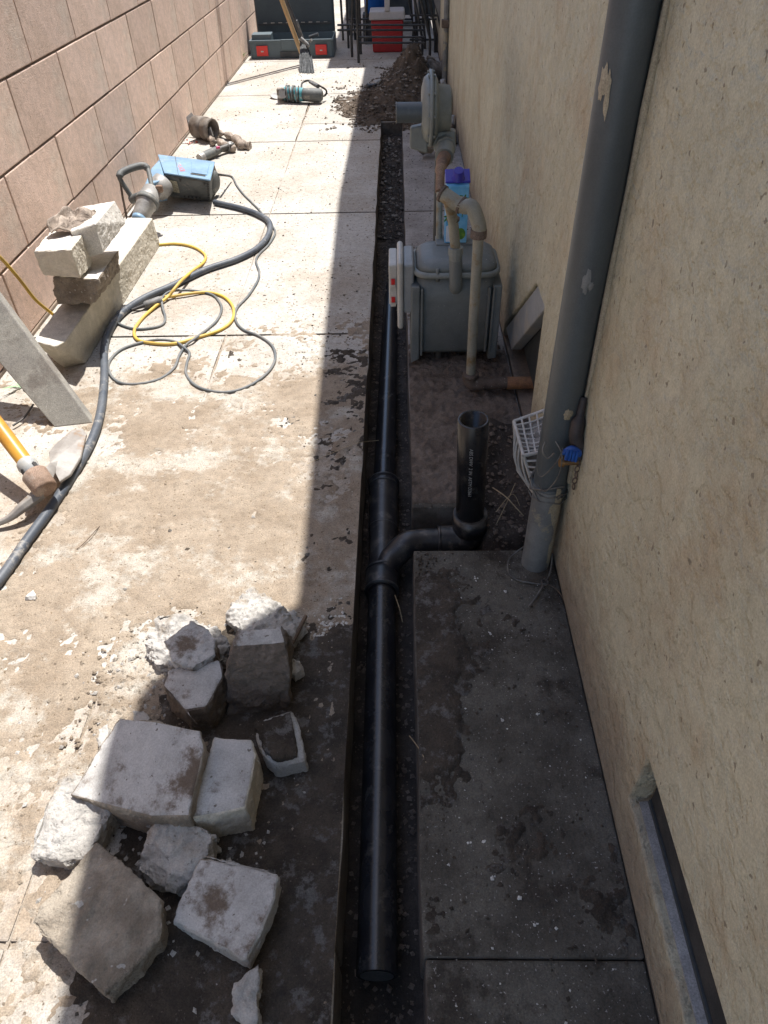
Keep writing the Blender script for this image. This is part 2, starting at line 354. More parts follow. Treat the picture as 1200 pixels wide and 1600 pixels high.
def rock(name, pts, m, label=None, cat=None, group=None, size=.009, amp=.004, flat_top=False, flat_amp=.0006, seed=0.0, parent=None, topdir=(0, 0, 1), m2=None, steps=6, big=0.0):
    c = sum((Vector(p) for p in pts), Vector()) / len(pts); zb = min(p[2] for p in pts)
    loc = Vector((c.x, c.y, zb)) if not parent else world_loc(parent)
    bm = bmesh.new()
    for p in pts: bm.verts.new(Vector(p) - loc)
    r = bmesh.ops.convex_hull(bm, input=bm.verts[:])
    bmesh.ops.delete(bm, geom=[g for g in r['geom_interior'] if isinstance(g, bmesh.types.BMVert)], context='VERTS')
    bmesh.ops.triangulate(bm, faces=bm.faces[:])
    if flat_top or seed in (8, 10, 11): bmesh.ops.bevel(bm, geom=[e for e in bm.edges if e.calc_face_angle(0) > .35], offset=.0022, segments=1, affect='EDGES')
    for k in range(steps):
        e = [e for e in bm.edges if e.calc_length() > size]
        if not e: break
        bmesh.ops.subdivide_edges(bm, edges=e, cuts=1); bmesh.ops.triangulate(bm, faces=bm.faces[:])
    bm.normal_update(); td = Vector(topdir).normalized()
    mv = []
    for v in bm.verts:
        w_ = v.co + loc
        ft = flat_top and v.normal.dot(td) > .93
        a = flat_amp if ft else amp
        nn_ = mnoise.cell_vector(w_ * 55 + Vector((seed, 0, 0)) + mnoise.noise_vector(w_ * 30) * .8)
        d = fnoise(w_, 24, seed) * a * 1.1 + fnoise(w_, 80, seed + 5) * a * .55 + fnoise(w_, 190, seed + 3) * a * .30 + ((nn_.x - .5) * a * .9 if not ft else 0)
        if big: d += (abs(fnoise(w_, 16, seed + 9)) - .3) * big * (0.1 if ft else 1)
        mv.append((v, v.normal * d))
    for v, d in mv: v.co += d
    for f in bm.faces:
        f.smooth = not (f.normal.dot(td) < .8 and size <= .012)
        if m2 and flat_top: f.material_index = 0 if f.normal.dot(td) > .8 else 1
    me = bpy.data.meshes.new(name); bm.to_mesh(me); bm.free(); me.materials.append(MATS[m])
    if m2: me.materials.append(MATS[m2])
    o = bpy.data.objects.new(name, me); C.objects.link(o)
    if parent: o.parent = parent
    else: o.location = loc
    return tag(o, label, cat, group)
def chunk(name, top, zb, m, label, group, infl=1.04, shift=(0, 0), **k):
    T = [G(*p) for p in top]; c = sum(T, Vector()) / len(T)
    B = [Vector((c.x + (p.x - c.x) * infl + shift[0], c.y + (p.y - c.y) * infl + shift[1], zb if not callable(zb) else zb(p))) for p in T]
    return rock(name, T + B, m, label, 'concrete piece', group, **k)
def crumbs(name, n, fn, r0, r1, m, kind='stuff', seed=1, parent=None):
    rnd = random.Random(seed); V = []; F = []
    base = [Vector(v) for v in ((1, 0, 0), (-1, 0, 0), (0, 1, 0), (0, -1, 0), (0, 0, 1), (0, 0, -1))]
    tri = [(0, 2, 4), (2, 1, 4), (1, 3, 4), (3, 0, 4), (2, 0, 5), (1, 2, 5), (3, 1, 5), (0, 3, 5)]
    for i in range(n):
        p = fn(rnd)
        if p is None: continue
        r = r0 + (r1 - r0) * rnd.random() ** 3.0; an = rnd.random() * 6.28; ca, sa = math.cos(an), math.sin(an); k = len(V)
        for b in base:
            q = Vector((b.x * rnd.uniform(.7, 1.3), b.y * rnd.uniform(.6, 1.1), b.z * rnd.uniform(.4, .8))) * r
            V.append((p[0] + q.x * ca - q.y * sa, p[1] + q.x * sa + q.y * ca, p[2] + q.z + r * .3))
        F += [(a + k, b_ + k, c + k) for a, b_, c in tri]
    me = bpy.data.meshes.new(name); me.from_pydata(V, [], F); me.materials.append(MATS[m])
    o = bpy.data.objects.new(name, me); C.objects.link(o)
    if kind: o['kind'] = kind
    if parent: o.parent = parent
    return o
WALLX, BLKX = .308, -1.134
TL, TR = -.090, .026     # trench sides

# ================================================================ SETTING
# ---- soil bed under everything
def soil_z(x, y):
    z = -.135 + fbm(x * 9, y * 9, 3) * .03 + fbm(x * 40, y * 40, 8) * .012
    z += .02 * sst(3.6, 4.3, y) + .030 * sst(2.45, 3.0, y)
    # slot for the branch and the broken corner by the wall
    hole = sst(.155, .185, x) * sst(1.02, 1.10, y) * (1 - sst(1.44, 1.46, y))
    z = z + hole * (.085 + .045 * sst(1.2, 1.4, y) + .035 * fbm(x * 22, y * 22, 11) - .035 * np.exp(-((x - .24) / .04) ** 2 - ((y - 1.33) / .05) ** 2))
    return z
gr = field('ground', -.16, .34, -.6, 5.2, .008, soil_z, 'trench_soil', kind='structure')
g2 = MB(); g2.add([(-60, -60, -.16), (60, -60, -.16), (60, 90, -.16), (-60, 90, -.16)], [(0, 1, 2, 3)])
tag(g2.build('terrain', 'far_slab', fixn=False), kind='structure')

# ---- paved walkway: slabs are separate pieces
walk = empty('walkway', (0, 0, 0), kind='structure')
def slab(x0, x1, y0, y1, z=0.0, t=.10, m='slab_concrete', wob=.003, n=40, seed=1, name='slab', edge=True):
    """slab with hand cut wobbling long edges"""
    ys = np.linspace(y0, y1, n + 1); mb = MB(); vs = []; 
    for y in ys:
        a = x0 + (float(vn(np.array([y * 9.0]), np.array([seed * 3.1]), seed)[0]) - .5) * wob * 2 * (edge and x0 > -1)
        b = x1 + (float(vn(np.array([y * 9.0]), np.array([seed * 7.7]), seed + 2)[0]) - .5) * wob * 2 * (x1 < .3)
        vs += [(a, y, z), (b, y, z), (b + .002, y, z - t), (a - .002, y, z - t)]
    top = []; side = []
    for i in range(n):
        k = i * 4; top.append((k, k + 1, k + 5, k + 4)); side += [(k + 1, k + 2, k + 6, k + 5), (k + 3, k, k + 4, k + 7)]
    mb.add(vs, top); mb.cm = 1; mb.add([], []); mb.f += side; mb.sm += [False] * len(side); mb.mi += [1] * len(side)
    mb.f += [(0, 3, 2, 1), (n * 4, n * 4 + 1, n * 4 + 2, n * 4 + 3)]; mb.sm += [False] * 2; mb.mi += [1] * 2
    return mb.build(name, [m, 'slab_edge'], walk, bevel=.003, seg=2)
YJ = [-.9, .30, 1.957, 2.981, 4.02, 5.05, 6.1, 7.6, 9.2]
J = .004
for i in range(len(YJ) - 1):
    a, b = YJ[i] + J, YJ[i + 1] - J
    if i < 4 or i == 3:
        slab(-.5285, TL, a, b, seed=i + 3, n=60)
        slab(BLKX - .01, -.5305, a, b, seed=i + 13)
    elif b < 5.2:
        slab(-.527, .31, a if a > 4.36 else 4.36, b, seed=i + 3); slab(-.527, TL, a, 4.355, seed=i + 23) if a < 4.3 else None
        slab(BLKX - .01, -.534, a, b, seed=i + 13)
    else:
        slab(BLKX - .01, .31, a, b, seed=i + 3)
slab(TR, .312, .290, 1.030, m='shade_slab', seed=31, n=40, z=.0)
slab(TR, .312, -.5, .2885, m='shade_slab', seed=32, n=20, z=-.005)
slab(TR, .178, 1.165, 1.42, m='shade_slab', seed=33, n=30)
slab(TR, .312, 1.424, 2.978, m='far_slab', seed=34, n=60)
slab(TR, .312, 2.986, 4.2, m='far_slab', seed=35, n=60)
q_ = MB(); q_.box((-.532, -.9, -.09), (-.527, 9.2, -.0022)); q_.build('joint_sand', 'dry_dust', walk)
# yard beyond the alley
gb = MB(); gb.box((-4, 9.205, -.08), (6, 16, -.001)); tag(gb.build('yard_paving', 'slab_concrete', fixn=True), kind='structure')

# ---- dust and soil lying on the slabs: raised layers, the dark one partly painted shade
def dust_z(x, y):
    m = fbm(x * 5, y * 5, 21, 5) * .75 + fbm(x * 22, y * 22, 33, 3) * .25
    bias = .135 * sst(.35, .8, y) * (1 - sst(1.55, 1.95, y)) * sst(-1.0, -.7, x) + .10 * sst(.9, .5, y) + .07 * np.exp(-((y - .85) / .3) ** 2)
    bias = bias - .10 * sst(1.9, 2.2, y) - .03 * sst(-.72, -.95, x) - .06 * np.exp(-((x + .72) / .12) ** 2 - ((y - .62) / .16) ** 2)
    bias = bias - .10 * np.exp(-((x + .535) / .02) ** 2)
    m = m * .72 + .28 * fbm(x * 75, y * 75, 37, 3); h = (m + bias - .575) * .055
    return np.clip(h, -.02, .0035) + (fbm(x * 110, y * 110, 5, 3) - .5) * .004
field('dust', -1.12, TL - .0008, .12, 2.5, .0045, dust_z, 'dry_dust', kind='stuff')
def shade_soil_z(x, y):
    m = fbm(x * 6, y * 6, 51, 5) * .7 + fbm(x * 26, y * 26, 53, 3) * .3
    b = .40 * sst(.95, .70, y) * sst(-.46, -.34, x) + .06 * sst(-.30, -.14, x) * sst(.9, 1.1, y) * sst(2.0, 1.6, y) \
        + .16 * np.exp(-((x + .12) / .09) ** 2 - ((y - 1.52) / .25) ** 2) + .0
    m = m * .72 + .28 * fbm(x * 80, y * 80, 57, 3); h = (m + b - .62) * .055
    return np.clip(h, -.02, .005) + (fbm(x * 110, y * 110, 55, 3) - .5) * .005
field('shade_soil', -.50, TL - .0006, .12, 2.3, .0045, shade_soil_z, 'soil_and_shade', kind='stuff')  # foreground shade put into a dark layer; patches by the trench are soil
def right_z(x, y):
    m = fbm(x * 7, y * 7, 61, 5) * .7 + fbm(x * 26, y * 26, 63, 3) * .3
    b = .42 * sst(1.16, 1.20, y) * sst(1.92, 1.70, y) + .40 * np.exp(-((x - .06) / .045) ** 2) * sst(.5, .62, y) * sst(1.0, .9, y) - .0
    b = b - .6 * sst(1.01, 1.04, y) * sst(1.18, 1.16, y) + .04 * sst(1.03, .95, y)
    m = m * .72 + .28 * fbm(x * 90, y * 90, 67, 3); h = (m + b - .61) * .06
    z = np.clip(h, -.02, .007) + (fbm(x * 110, y * 110, 65, 3) - .5) * (.006 + .012 * sst(1.16, 1.2, y))
    hole = ((x > .172) & (y > 1.035) & (y < 1.43)) | ((y > 1.028) & (y < 1.168))
    return np.where(hole, -2.0, z)
field('loose_soil', TR + .0008, .306, 1.166, 2.4, .005, right_z, 'brown_soil', kind='stuff')
field('spilled_soil', TR + .0008, .306, .30, 1.030, .0045, right_z, 'soil_and_shade', kind='stuff')
def spill(rnd):
    x = TR + .004 + abs(rnd.gauss(0, .035)); y = rnd.gauss(.78, .13)
    return (x, y, .001) if x < .3 and .3 < y < 1.025 else None
crumbs('spilled_crumbs', 1600, spill, .0008, .004, 'soil_and_shade', seed=51)
def mound_z(x, y):
    h = .20 * np.exp(-((x - .10) / .13) ** 2 - ((y - 5.30) / .38) ** 2) + .075 * np.exp(-((x + .05) / .20) ** 2 - ((y - 4.75) / .33) ** 2)
    h = h + .03 * np.exp(-((x - .2) / .12) ** 2 - ((y - 4.3) / .6) ** 2)
    e = fbm(x * 14, y * 14, 71, 4)
    z = h * (.6 + .8 * e) + (e - .5) * .02 - .012 + fbm(x * 50, y * 50, 75, 3) * .014 - .006
    return np.where((x > TL) & (x < TR) & (y < 4.36), -2.0, z)
field('dirt_mound', -.42, .306, 3.9, 6.1, .012, mound_z, 'mound_soil', kind='stuff')

def on_left(rnd):
    x = rnd.uniform(-1.1, TL - .01); y = rnd.uniform(.15, 3.6)
    p = fbm(np.array([x * 4]), np.array([y * 4]), 91, 3)[0]
    if rnd.random() > (p - .30) * (1.4 if y < 1.9 else .5): return None
    return (x, y, max(0, float(dust_z(np.array([x]), np.array([y]))[0]) * .6))
crumbs('dust_crumbs', 9000, on_left, .0010, .0045, 'dry_dust', seed=2)
def on_left_far(rnd):
    x = rnd.uniform(-1.1, .0); y = rnd.uniform(2.4, 6.2); return (x, y, 0) if rnd.random() < 2.6 * (fbm(np.array([x * 5]), np.array([y * 5]), 95, 3)[0] - .35) else None
crumbs('dark_grit', 4200, on_left_far, .0008, .006, 'brown_soil', seed=3)
def on_shade(rnd):
    x = rnd.uniform(-.45, TL - .01); y = rnd.uniform(.2, 2.4)
    return (x, y, 0) if y < .95 or rnd.random() < .35 and x > -.3 else None
crumbs('soil_crumbs', 2600, on_shade, .001, .005, 'soil_and_shade', seed=4)
def on_right(rnd):
    x = rnd.uniform(TR + .01, .30); y = rnd.uniform(.2, 4.2)
    if 1.03 < y < 1.16 or (x > .17 and 1.03 < y < 1.43): return None
    return (x, y, 0)
crumbs('fine_grit', 2600, on_right, .0008, .004, 'soil_and_shade', seed=5)
crumbs('pale_grit', 420, on_right, .0006, .0024, 'white_chip', seed=6)
def in_trench(rnd):
    x = rnd.uniform(TL + .005, TR - .005); y = rnd.uniform(.0, 4.3)
    return (x, y, float(soil_z(np.array([x]), np.array([y]))[0]))
crumbs('trench_grit', 3200, in_trench, .0015, .007, 'brown_soil', seed=7)
def in_far_trench(rnd):
    x = rnd.uniform(TL + .01, TR - .01); y = rnd.uniform(2.9, 4.3); return (x, y, float(soil_z(np.array([x]), np.array([y]))[0]) + .004)
crumbs('trench_gravel', 230, in_far_trench, .002, .014, 'gravel', seed=8)
crumbs('trench_clods', 1500, in_far_trench, .001, .008, 'soil_and_shade', seed=18)
def in_hole(rnd):
    x = rnd.uniform(.185, .30); y = rnd.uniform(1.05, 1.42); return (x, y, float(soil_z(np.array([x]), np.array([y]))[0]))
crumbs('hole_gravel', 420, in_hole, .0015, .009, 'brown_soil', seed=9)
def on_mound(rnd):
    x = rnd.uniform(-.42, .30); y = rnd.uniform(4.1, 5.9); z = float(mound_z(np.array([x]), np.array([y]))[0]); return (x, y, max(z, 0)) if -.006 < z < 1 else None
crumbs('mound_gravel', 1300, on_mound, .003, .016, 'gravel', seed=10)
crumbs('mound_clods', 4200, on_mound, .002, .012, 'mound_soil', seed=11)

# ---- block wall
bw = empty('block_wall', (BLKX, 3.0, 0), 'tan concrete block boundary wall running along the left of the paved alley', 'wall')
cm = MB(); cm.box((BLKX - .15, -1.2, .0), (BLKX - .0050, 9.25, 1.84)); cm.build('mortar_core', 'mortar', bw)
fm = MB(); fm.box((BLKX - .16, -1.2, -.1), (BLKX + .004, 9.25, .011)); fm.build('footing_strip', 'footing', bw, bevel=.003)
def block_mesh(seed):
    rnd = random.Random(seed); bm = bmesh.new(); bmesh.ops.create_cube(bm, size=1)
    for v in bm.verts: v.co = Vector((v.co.x * .14 - .07, v.co.y * .4035, v.co.z * .1960 + .098)); v.co.y += rnd.uniform(-.0012, .0012); v.co.z += rnd.uniform(-.0008, .0006)
    bmesh.ops.bevel(bm, geom=bm.edges[:], offset=.0028, segments=2, affect='EDGES', profile=.6)
    me = bpy.data.meshes.new('block'); bm.to_mesh(me); bm.free(); me.materials.append(MATS['block']); return me
bms = [block_mesh(s) for s in range(5)]
rb = random.Random(5)
zc = .0135
for r in range(9):
    off = 2.348 if r % 2 == 0 else 2.553     # joint phase: lowest course as the third
    off = {0: 2.553 - .205, 1: 2.553 - .205}.get(9, off)
    y = off - .41 * 8 - .0
    while y < 9.1:
        o = bpy.data.objects.new('block', bms[rb.randrange(5)]); C.objects.link(o); o.parent = bw
        o.location = (rb.uniform(-.0008, .0012), y + .205 - 3.0, zc + rb.uniform(-.0006, .0006)); o.rotation_euler = (0, 0, rb.uniform(-.002, .002)); y += .41
    zc += .2030

# ---- house wall
hw = empty('house_wall', (WALLX, 2.0, 0), 'beige stucco house wall along the right side of the alley', 'wall')
def cutter(name, pts, d):
    mb = MB(); mb.prism(pts, d); return mb.build(name, 'stucco')
wm = MB(); wm.box((WALLX, -1.5, .012), (WALLX + .25, 6.9, 2.6)); wall = wm.build('stucco_face', 'stucco', hw)
c1_ = cutter('cut', [(WALLX - .05, .452, .105), (WALLX - .05, .452, .215), (WALLX - .05, -.35, .235), (WALLX - .05, -.35, .105)], (.15, 0, 0))
c2_ = cutter('cut', [(WALLX - .05, 1.93, -.1), (WALLX - .05, 1.90, .05), (WALLX - .05, 1.52, .352), (WALLX - .05, 1.405, .352), (WALLX - .05, 1.385, -.1)], (.12, 0, 0))
bpy.context.view_layer.update()
for c in (c1_, c2_):
    b = wall.modifiers.new('b', 'BOOLEAN'); b.operation = 'DIFFERENCE'; b.object = c; b.solver = 'EXACT'
bv = wall.modifiers.new('bv', 'BEVEL'); bv.width = .004; bv.segments = 2; bv.limit_method = 'ANGLE'
apply_mods(wall)
for c in (c1_, c2_): bpy.data.objects.remove(c)
fb = MB(); fb.box((WALLX + .006, -1.5, -.16), (WALLX + .24, 6.9, .010)); fb.build('stem_wall', 'footing', hw)
# vent opening near the camera: sill, screen
sb = MB(); sb.hexa([(WALLX + .012, -.34, .105), (WALLX + .1, -.34, .105), (WALLX + .1, .446, .105), (WALLX + .012, .446, .105),
                    (WALLX + .012, -.34, .108), (WALLX + .1, -.34, .122), (WALLX + .1, .446, .122), (WALLX + .012, .446, .108)]); sb.build('vent_sill', 'sill_plaster', hw)
vb = MB(); vb.box((WALLX + .026, -.34, .1125), (WALLX + .034, .446, .24)); vb.build('vent_screen', 'vent_void', hw)
vf = MB(); vf.box((WALLX + .0225, -.34, .1115), (WALLX + .0255, .444, .118)); vf.build('vent_frame', 'dark_metal', hw)
# cutout round the gas pipe: diagonal brace and a dark sheet standing in for its shade
br = MB(); br.prism([(WALLX + .004, 1.893, .046), (WALLX + .004, 1.52, .346), (WALLX + .004, 1.410, .346), (WALLX + .004, 1.765, .046)], (.03, 0, 0)); br.build('diagonal_brace', 'steel_painted', hw, bevel=.003)
vo = MB(); vo.prism([(WALLX + .036, 1.78, .055), (WALLX + .036, 1.42, .345), (WALLX + .036, 1.40, .055)], (.02, 0, 0)); vo.build('shade_panel', 'dark_metal', hw)
bk = MB(); bk.box((WALLX + .062, 1.39, .0), (WALLX + .0695, 1.92, .35)); bk.build('cutout_back', 'footing', hw)
# roof and eave above the frame
ev = MB()
E = [(.079, 1.71), (.050, 2.8), (.024, 4.0), (.048, 6.5), (.05, 6.9), (.62, 6.9), (.62, -3.0), (-.150, -3.0), (-.155, 1.10), (-.178, 1.35), (-.174, 1.53), (-.02, 1.62)]  # unseen outline; the wide near step is shaped to cast the foreground shade
ev.prism([(x + .066 if x < .5 else x, y, 2.2) for x, y in E], (0, 0, .10)); ev.build('eave', 'wood_eave', hw)
rf = MB(); rf.hexa([(.15, -3, 2.305), (6, -3, 2.305), (6, 6.9, 2.305), (.15, 6.9, 2.305), (.15, -3, 2.33), (6, -3, 4.2), (6, 6.9, 4.2), (.15, 6.9, 2.33)]); rf.build('roof', 'roof_shingle', hw)

# ---- unseen cover added outside the frame to shade the far end
pc = empty('shade_cover', (0, 7.5, 0), 'unseen cover added past the far end of the alley for its shade', 'shade cover')
pm = MB(); pm.box((-.185, 6.58, 2.0), (3.2, 9.3, 2.09)); pm.build('cover_roof', 'wood_eave', pc)
for x, y in ((3.0, 6.75), (3.0, 9.1), (-.1, 9.15)):
    q = MB(); q.box((x - .05, y - .05, -.002), (x + .05, y + .05, 2.0)); q.build('post', 'wood_eave', pc)
fe = empty('back_fence', (0, 10.4, 0), 'dark wooden fence closing the yard behind the patio things', 'fence')
for k in range(30):
    q = MB(); q.box((-3 + k * .2, 10.4, -.01), (-3 + k * .2 + .192, 10.425, 1.7)); q.build('plank', 'fence_wood', fe)
# ================================================================ PIPES
def ring(mb, c, ax, r, w, n=28): mb.lathe(c, ax, [(-w / 2, r - .003), (-w / 2, r), (w / 2, r), (w / 2, r - .003)], n)
PZ = -.078
dp = empty('drain_pipe', (-.038, .29, PZ - .03), 'long black plastic drain pipe lying in the open trench with a wye fitting', 'pipe')
A0, A1, A2, A3 = Vector((-.0375, .288, PZ)), Vector((-.0405, 1.02, PZ)), Vector((-.040, 1.34, PZ)), Vector((-.022, 3.40, PZ - .095))
p = MB(); p.tube([A0, A0.lerp(A1, .5), A1], .0288, 36); p.build('near_pipe', 'black_abs', dp)
p = MB(); p.lathe(A0 + Vector((0, -.0005, 0)), (0, -1, 0), [(0, .0235), (.0005, .0235)], 30); p.build('pipe_bore', 'vent_void', dp)
p = MB(); p.tube([A2, A2.lerp(A3, .3) + Vector((.001, 0, .002)), A2.lerp(A3, .65), A3], .0275, 30); p.build('far_pipe', 'black_abs', dp)
wy = MB()
wy.lathe((-.0405, .985, PZ), (0, 1, 0), [(0, .0300), (0, .035), (.008, .036), (.05, .035), (.055, .031), (.10, .0298), (.17, .0298), (.185, .0335), (.20, .034), (.32, .034), (.335, .0365), (.352, .0365), (.352, .028)], 36)
wb = wy.build('wye_body', 'abs_fitting', dp)
BZ = PZ + .030
bp = [(-.040, 1.015, PZ), (-.034, 1.04, PZ + .006), (-.018, 1.070, PZ + .014), (.012, 1.094, BZ), (.045, 1.104, BZ), (.085, 1.106, BZ)]
for yy_, r0_ in ((.987, .0348), (1.040, .0350), (1.172, .0318), (1.318, .0360), (1.338, .0362)):
    b_ = MB(); ring(b_, (-.0405, yy_, PZ), (0, 1, 0), r0_ + .0022, .0035, 36); b_.build('fitting_ring', 'dusty_ring', dp)
b_ = MB(); b_.tube(smooth_path(bp, 6), .0285, 30); b_.build('branch_bend', 'abs_fitting', dp)
b_ = MB(); b_.tube([(.083, 1.106, BZ), (.118, 1.107, BZ)], .0335, 30); ring(b_, (.0845, 1.106, BZ), (1, 0, 0), .035, .006); b_.build('branch_collar', 'abs_fitting', dp)
b_ = MB(); b_.tube(smooth_path([(.11, 1.107, BZ), (.135, 1.109, BZ + .003), (.148, 1.112, BZ + .018), (.150, 1.115, BZ + .040)], 5), .0335, 30); b_.build('riser_elbow', 'abs_fitting', dp)
b_ = MB(); ring(b_, (.150, 1.116, BZ + .05), (0, 0, 1), .0375, .045, 32); b_.build('riser_collar', 'abs_fitting', dp)
rt = YP(740, 655, 1.108)
rs = empty('riser_pipe', (.150, 1.118, PZ + .05), 'short upright open-ended black pipe rising from the trench branch', 'pipe')
ax = (rt - Vector((.150, 1.118, PZ + .05)))
q = MB(); q.lathe((.150, 1.118, PZ + .05), ax, [(0, .030), (ax.length - .001, .030), (ax.length, .0292), (ax.length, .0245), (ax.length - .13, .0243), (ax.length - .131, .001)], 36)
q.f.pop(); q.sm.pop(); q.mi.pop()
q.build('pipe_shell', 'black_abs', rs)
# printed lettering down the riser
cu = bpy.data.curves.new('printed_text', 'FONT'); cu.body = 'ABS DWV  2 IN  ASTM D2661'; cu.size = .0098; cu.extrude = .0001
to = bpy.data.objects.new('printed_text', cu); C.objects.link(to); to.data.materials.append(MATS['index_grey'])
an = ax.normalized(); fr = Vector((-.28, -1, 0)).normalized(); fr = (fr - fr.dot(an) * an).normalized(); sd = (-an).cross(fr)
mt = Matrix.Identity(4)
pos = Vector((.150, 1.118, PZ + .05)) + ax * .84 + fr * .0303
xa = -an; za = fr; ya = za.cross(xa)
for i in range(3): mt[i][0] = xa[i]; mt[i][1] = ya[i]; mt[i][2] = za[i]; mt[i][3] = pos[i] - world_loc(rs)[i]
to.parent = rs; to.matrix_local = mt
bpy.context.view_layer.update()
tm = bpy.data.meshes.new_from_object(to.evaluated_get(bpy.context.evaluated_depsgraph_get())); bpy.data.objects.remove(to)
to = bpy.data.objects.new('printed_text', tm); C.objects.link(to); to.parent = rs; to.matrix_local = mt

# ---- grey vertical pipe on the house wall
DX, DY = .276, 1.005
dn = empty('waste_pipe', (DX, DY, 0), 'tall dark grey vertical pipe with paint splashes fixed to the stucco wall', 'pipe')
q = MB(); q.tube([(DX, DY, .195), (DX - .000, DY, 1.2), (DX, DY, 2.2)], .030, 32); q.build('upper_pipe', 'grey_pvc', dn)
q = MB(); q.tube([(DX - .004, DY - .012, -.02), (DX - .002, DY - .006, .20)], .0275, 32); q.build('lower_pipe', 'worn_pipe', dn)
q = MB(); q.lathe((DX, DY, .19), (0, 0, 1), [(0, .0305), (0, .0325), (.012, .0325), (.016, .0305)], 30); q.build('pipe_hub', 'grey_pvc', dn)
bd = [(WALLX - .002, DY - .020 + .003 * math.sin(k * 1.7), .22 + k * .1) for k in range(20)]
q = MB(); q.tube(bd, [.005 + .0015 * math.sin(k * 2.3) for k in range(20)], 8); q.build('caulk_bead', 'beige_paint', dn)
def patch(mb, cx, cz, ang0, w, h, seed, r, c0=(DX, DY), bulge=.0012):
    """irregular skin of paint hugging the pipe"""
    rnd = random.Random(seed); n = 18; vs = []; 
    for rr in (1.0, .55):
        for k in range(n):
            a = 2 * PI * k / n; s = (0.65 + .5 * rnd.random()) * rr if rr == 1 else .5
            da = math.cos(a) * w * s / r; dz = math.sin(a) * h * s; rad = r + (.0003 if rr == 1 else bulge)
            vs.append((c0[0] + math.cos(ang0 + da) * rad, c0[1] + math.sin(ang0 + da) * rad, cz + dz))
    vs.append((c0[0] + math.cos(ang0) * (r + bulge), c0[1] + math.sin(ang0) * (r + bulge), cz))
    fs = [(k, (k + 1) % n, n + (k + 1) % n, n + k) for k in range(n)] + [(n + k, n + (k + 1) % n, 2 * n) for k in range(n)]
    mb.add(vs, fs, True)
def pa(px, py):
    P_ = YP(px, py, DY - .025); return P_.z
a_front = math.atan2(-1.0, -.28)
q = MB(); patch(q, 0, pa(957, 130), a_front - .75, .007, .022, 3, .0305); patch(q, 0, pa(960, 150), a_front - .45, .004, .03, 4, .0305); q.build('paint_splash', 'beige_paint', dn)
q = MB(); patch(q, 0, pa(920, 440), a_front + .05, .006, .020, 5, .0305); patch(q, 0, pa(928, 445), a_front + .3, .004, .008, 8, .0305); q.build('paint_splash', 'worn_pipe', dn)
q = MB(); patch(q, 0, pa(885, 645), a_front + .35, .008, .012, 6, .0305, bulge=.003); q.build('paint_lump', 'beige_paint', dn)
q = MB(); patch(q, 0, .15, a_front + 1.0, .022, .07, 9, .0275, (DX - .002, DY - .007), .0006); patch(q, 0, .05, a_front + 1.3, .016, .07, 10, .0275, (DX - .003, DY - .010), .0006); q.build('paint_peel', 'beige_paint', dn)

# ---- hose bib with blue tape and black cover between pipe and wall
hb = empty('hose_valve', (.295, .955, .17), 'small brass valve wrapped in blue tape behind the grey pipe', 'valve')
v0 = YP(880, 722, .955); v1 = YP(905, 722, .955)
q = MB(); q.tube([v0, v1 + Vector((.012, 0, 0))], .0055, 12); q.build('valve_stem', 'brass', hb)
q = MB(); q.tube([YP(874, 722, .955), YP(881, 722, .955)], .009, 12); q.build('valve_nut', 'brass', hb)
q = MB(); q.tube(smooth_path([YP(903, 716, .955), YP(905, 700, .96), YP(900, 680, .965), YP(906, 650, .975), YP(912, 620, .985)], 5), [.0105] * 6 + [.012] * 9 + [.007] * 6, 12); q.build('rubber_sleeve', 'black_rubber', hb)
q = MB(); q.tube(smooth_path([YP(880, 708, .952), YP(892, 700, .948), YP(905, 706, .95), YP(903, 716, .952)], 4), .0045, 8)
for k in range(4): q.tube([YP(888 + k * 5, 702 + k, .946), YP(884 + k * 5, 718 + k, .946)], .003, 6)
q.build('tape_wrap', 'blue_tape', hb)

# ---- wires
def wire_thing(name, pts, r, m, label, cat, k=8, n=8):
    P_ = smooth_path(pts, k); base = min(P_, key=lambda v: v.z).copy()
    mb = MB(); mb.tube([p - base for p in P_], r, n); o = mb.build(name, m); o.location = base; return tag(o, label, cat)
wire_thing('loose_wire', [G(825, 850, .01), G(808, 862, .01), G(795, 875, .006), G(795, 895, .004), G(808, 906, .003), G(830, 911, .003), G(850, 911, .006), G(860, 893, .01), G(863, 865, .03)], .0018, 'wire', 'grey wire loop lying on the slab round the foot of the grey pipe', 'wire')
wire_thing('wire_end', [G(850, 912, .008), G(840, 930, .006), G(826, 949, .012)], .0024, 'wire', 'short stiff wire end pointing away from the wire knot', 'wire')
wire_thing('wire_strand', [G(852, 912, .008), G(866, 918, .01), G(877, 930, .006), G(886, 947, .004)], .0010, 'twig', 'thin brown strand running from the wire knot to the wall', 'wire')
kn = MB()
for k in range(7):
    a = k * .9; kn.tube(smooth_path([G(851, 910, .010) + Vector((math.cos(a + t) * .007, math.sin(a + t) * .006, .004 * math.sin(3 * t + k))) for t in (0, 1.3, 2.6, 3.9)], 4), .0011, 6)
tag(kn.build('wire_knot', 'wire'), 'tangled wire knot on the slab below the grey pipe', 'wire')
tw = MB()
for k in range(9):
    rr = random.Random(k + 40); cz = .19 + rr.uniform(-.012, .03)
    tw.tube([(DX + math.cos(t * .55 + k) * (.0335 + rr.random() * .004), DY + math.sin(t * .55 + k) * (.034 + rr.random() * .003), cz + t * rr.uniform(-.002, .004)) for t in range(7)], .0013, 6)
tw.tube(smooth_path([YP(868, 690, .965), YP(878, 712, .94), YP(872, 745, .93), YP(852, 768, .94), YP(842, 757, .95)], 6), .0011, 6)
tw.tube(smooth_path([YP(880, 700, .955), YP(870, 722, .93), YP(846, 745, .95), YP(838, 728, .96)], 6), .0010, 6)
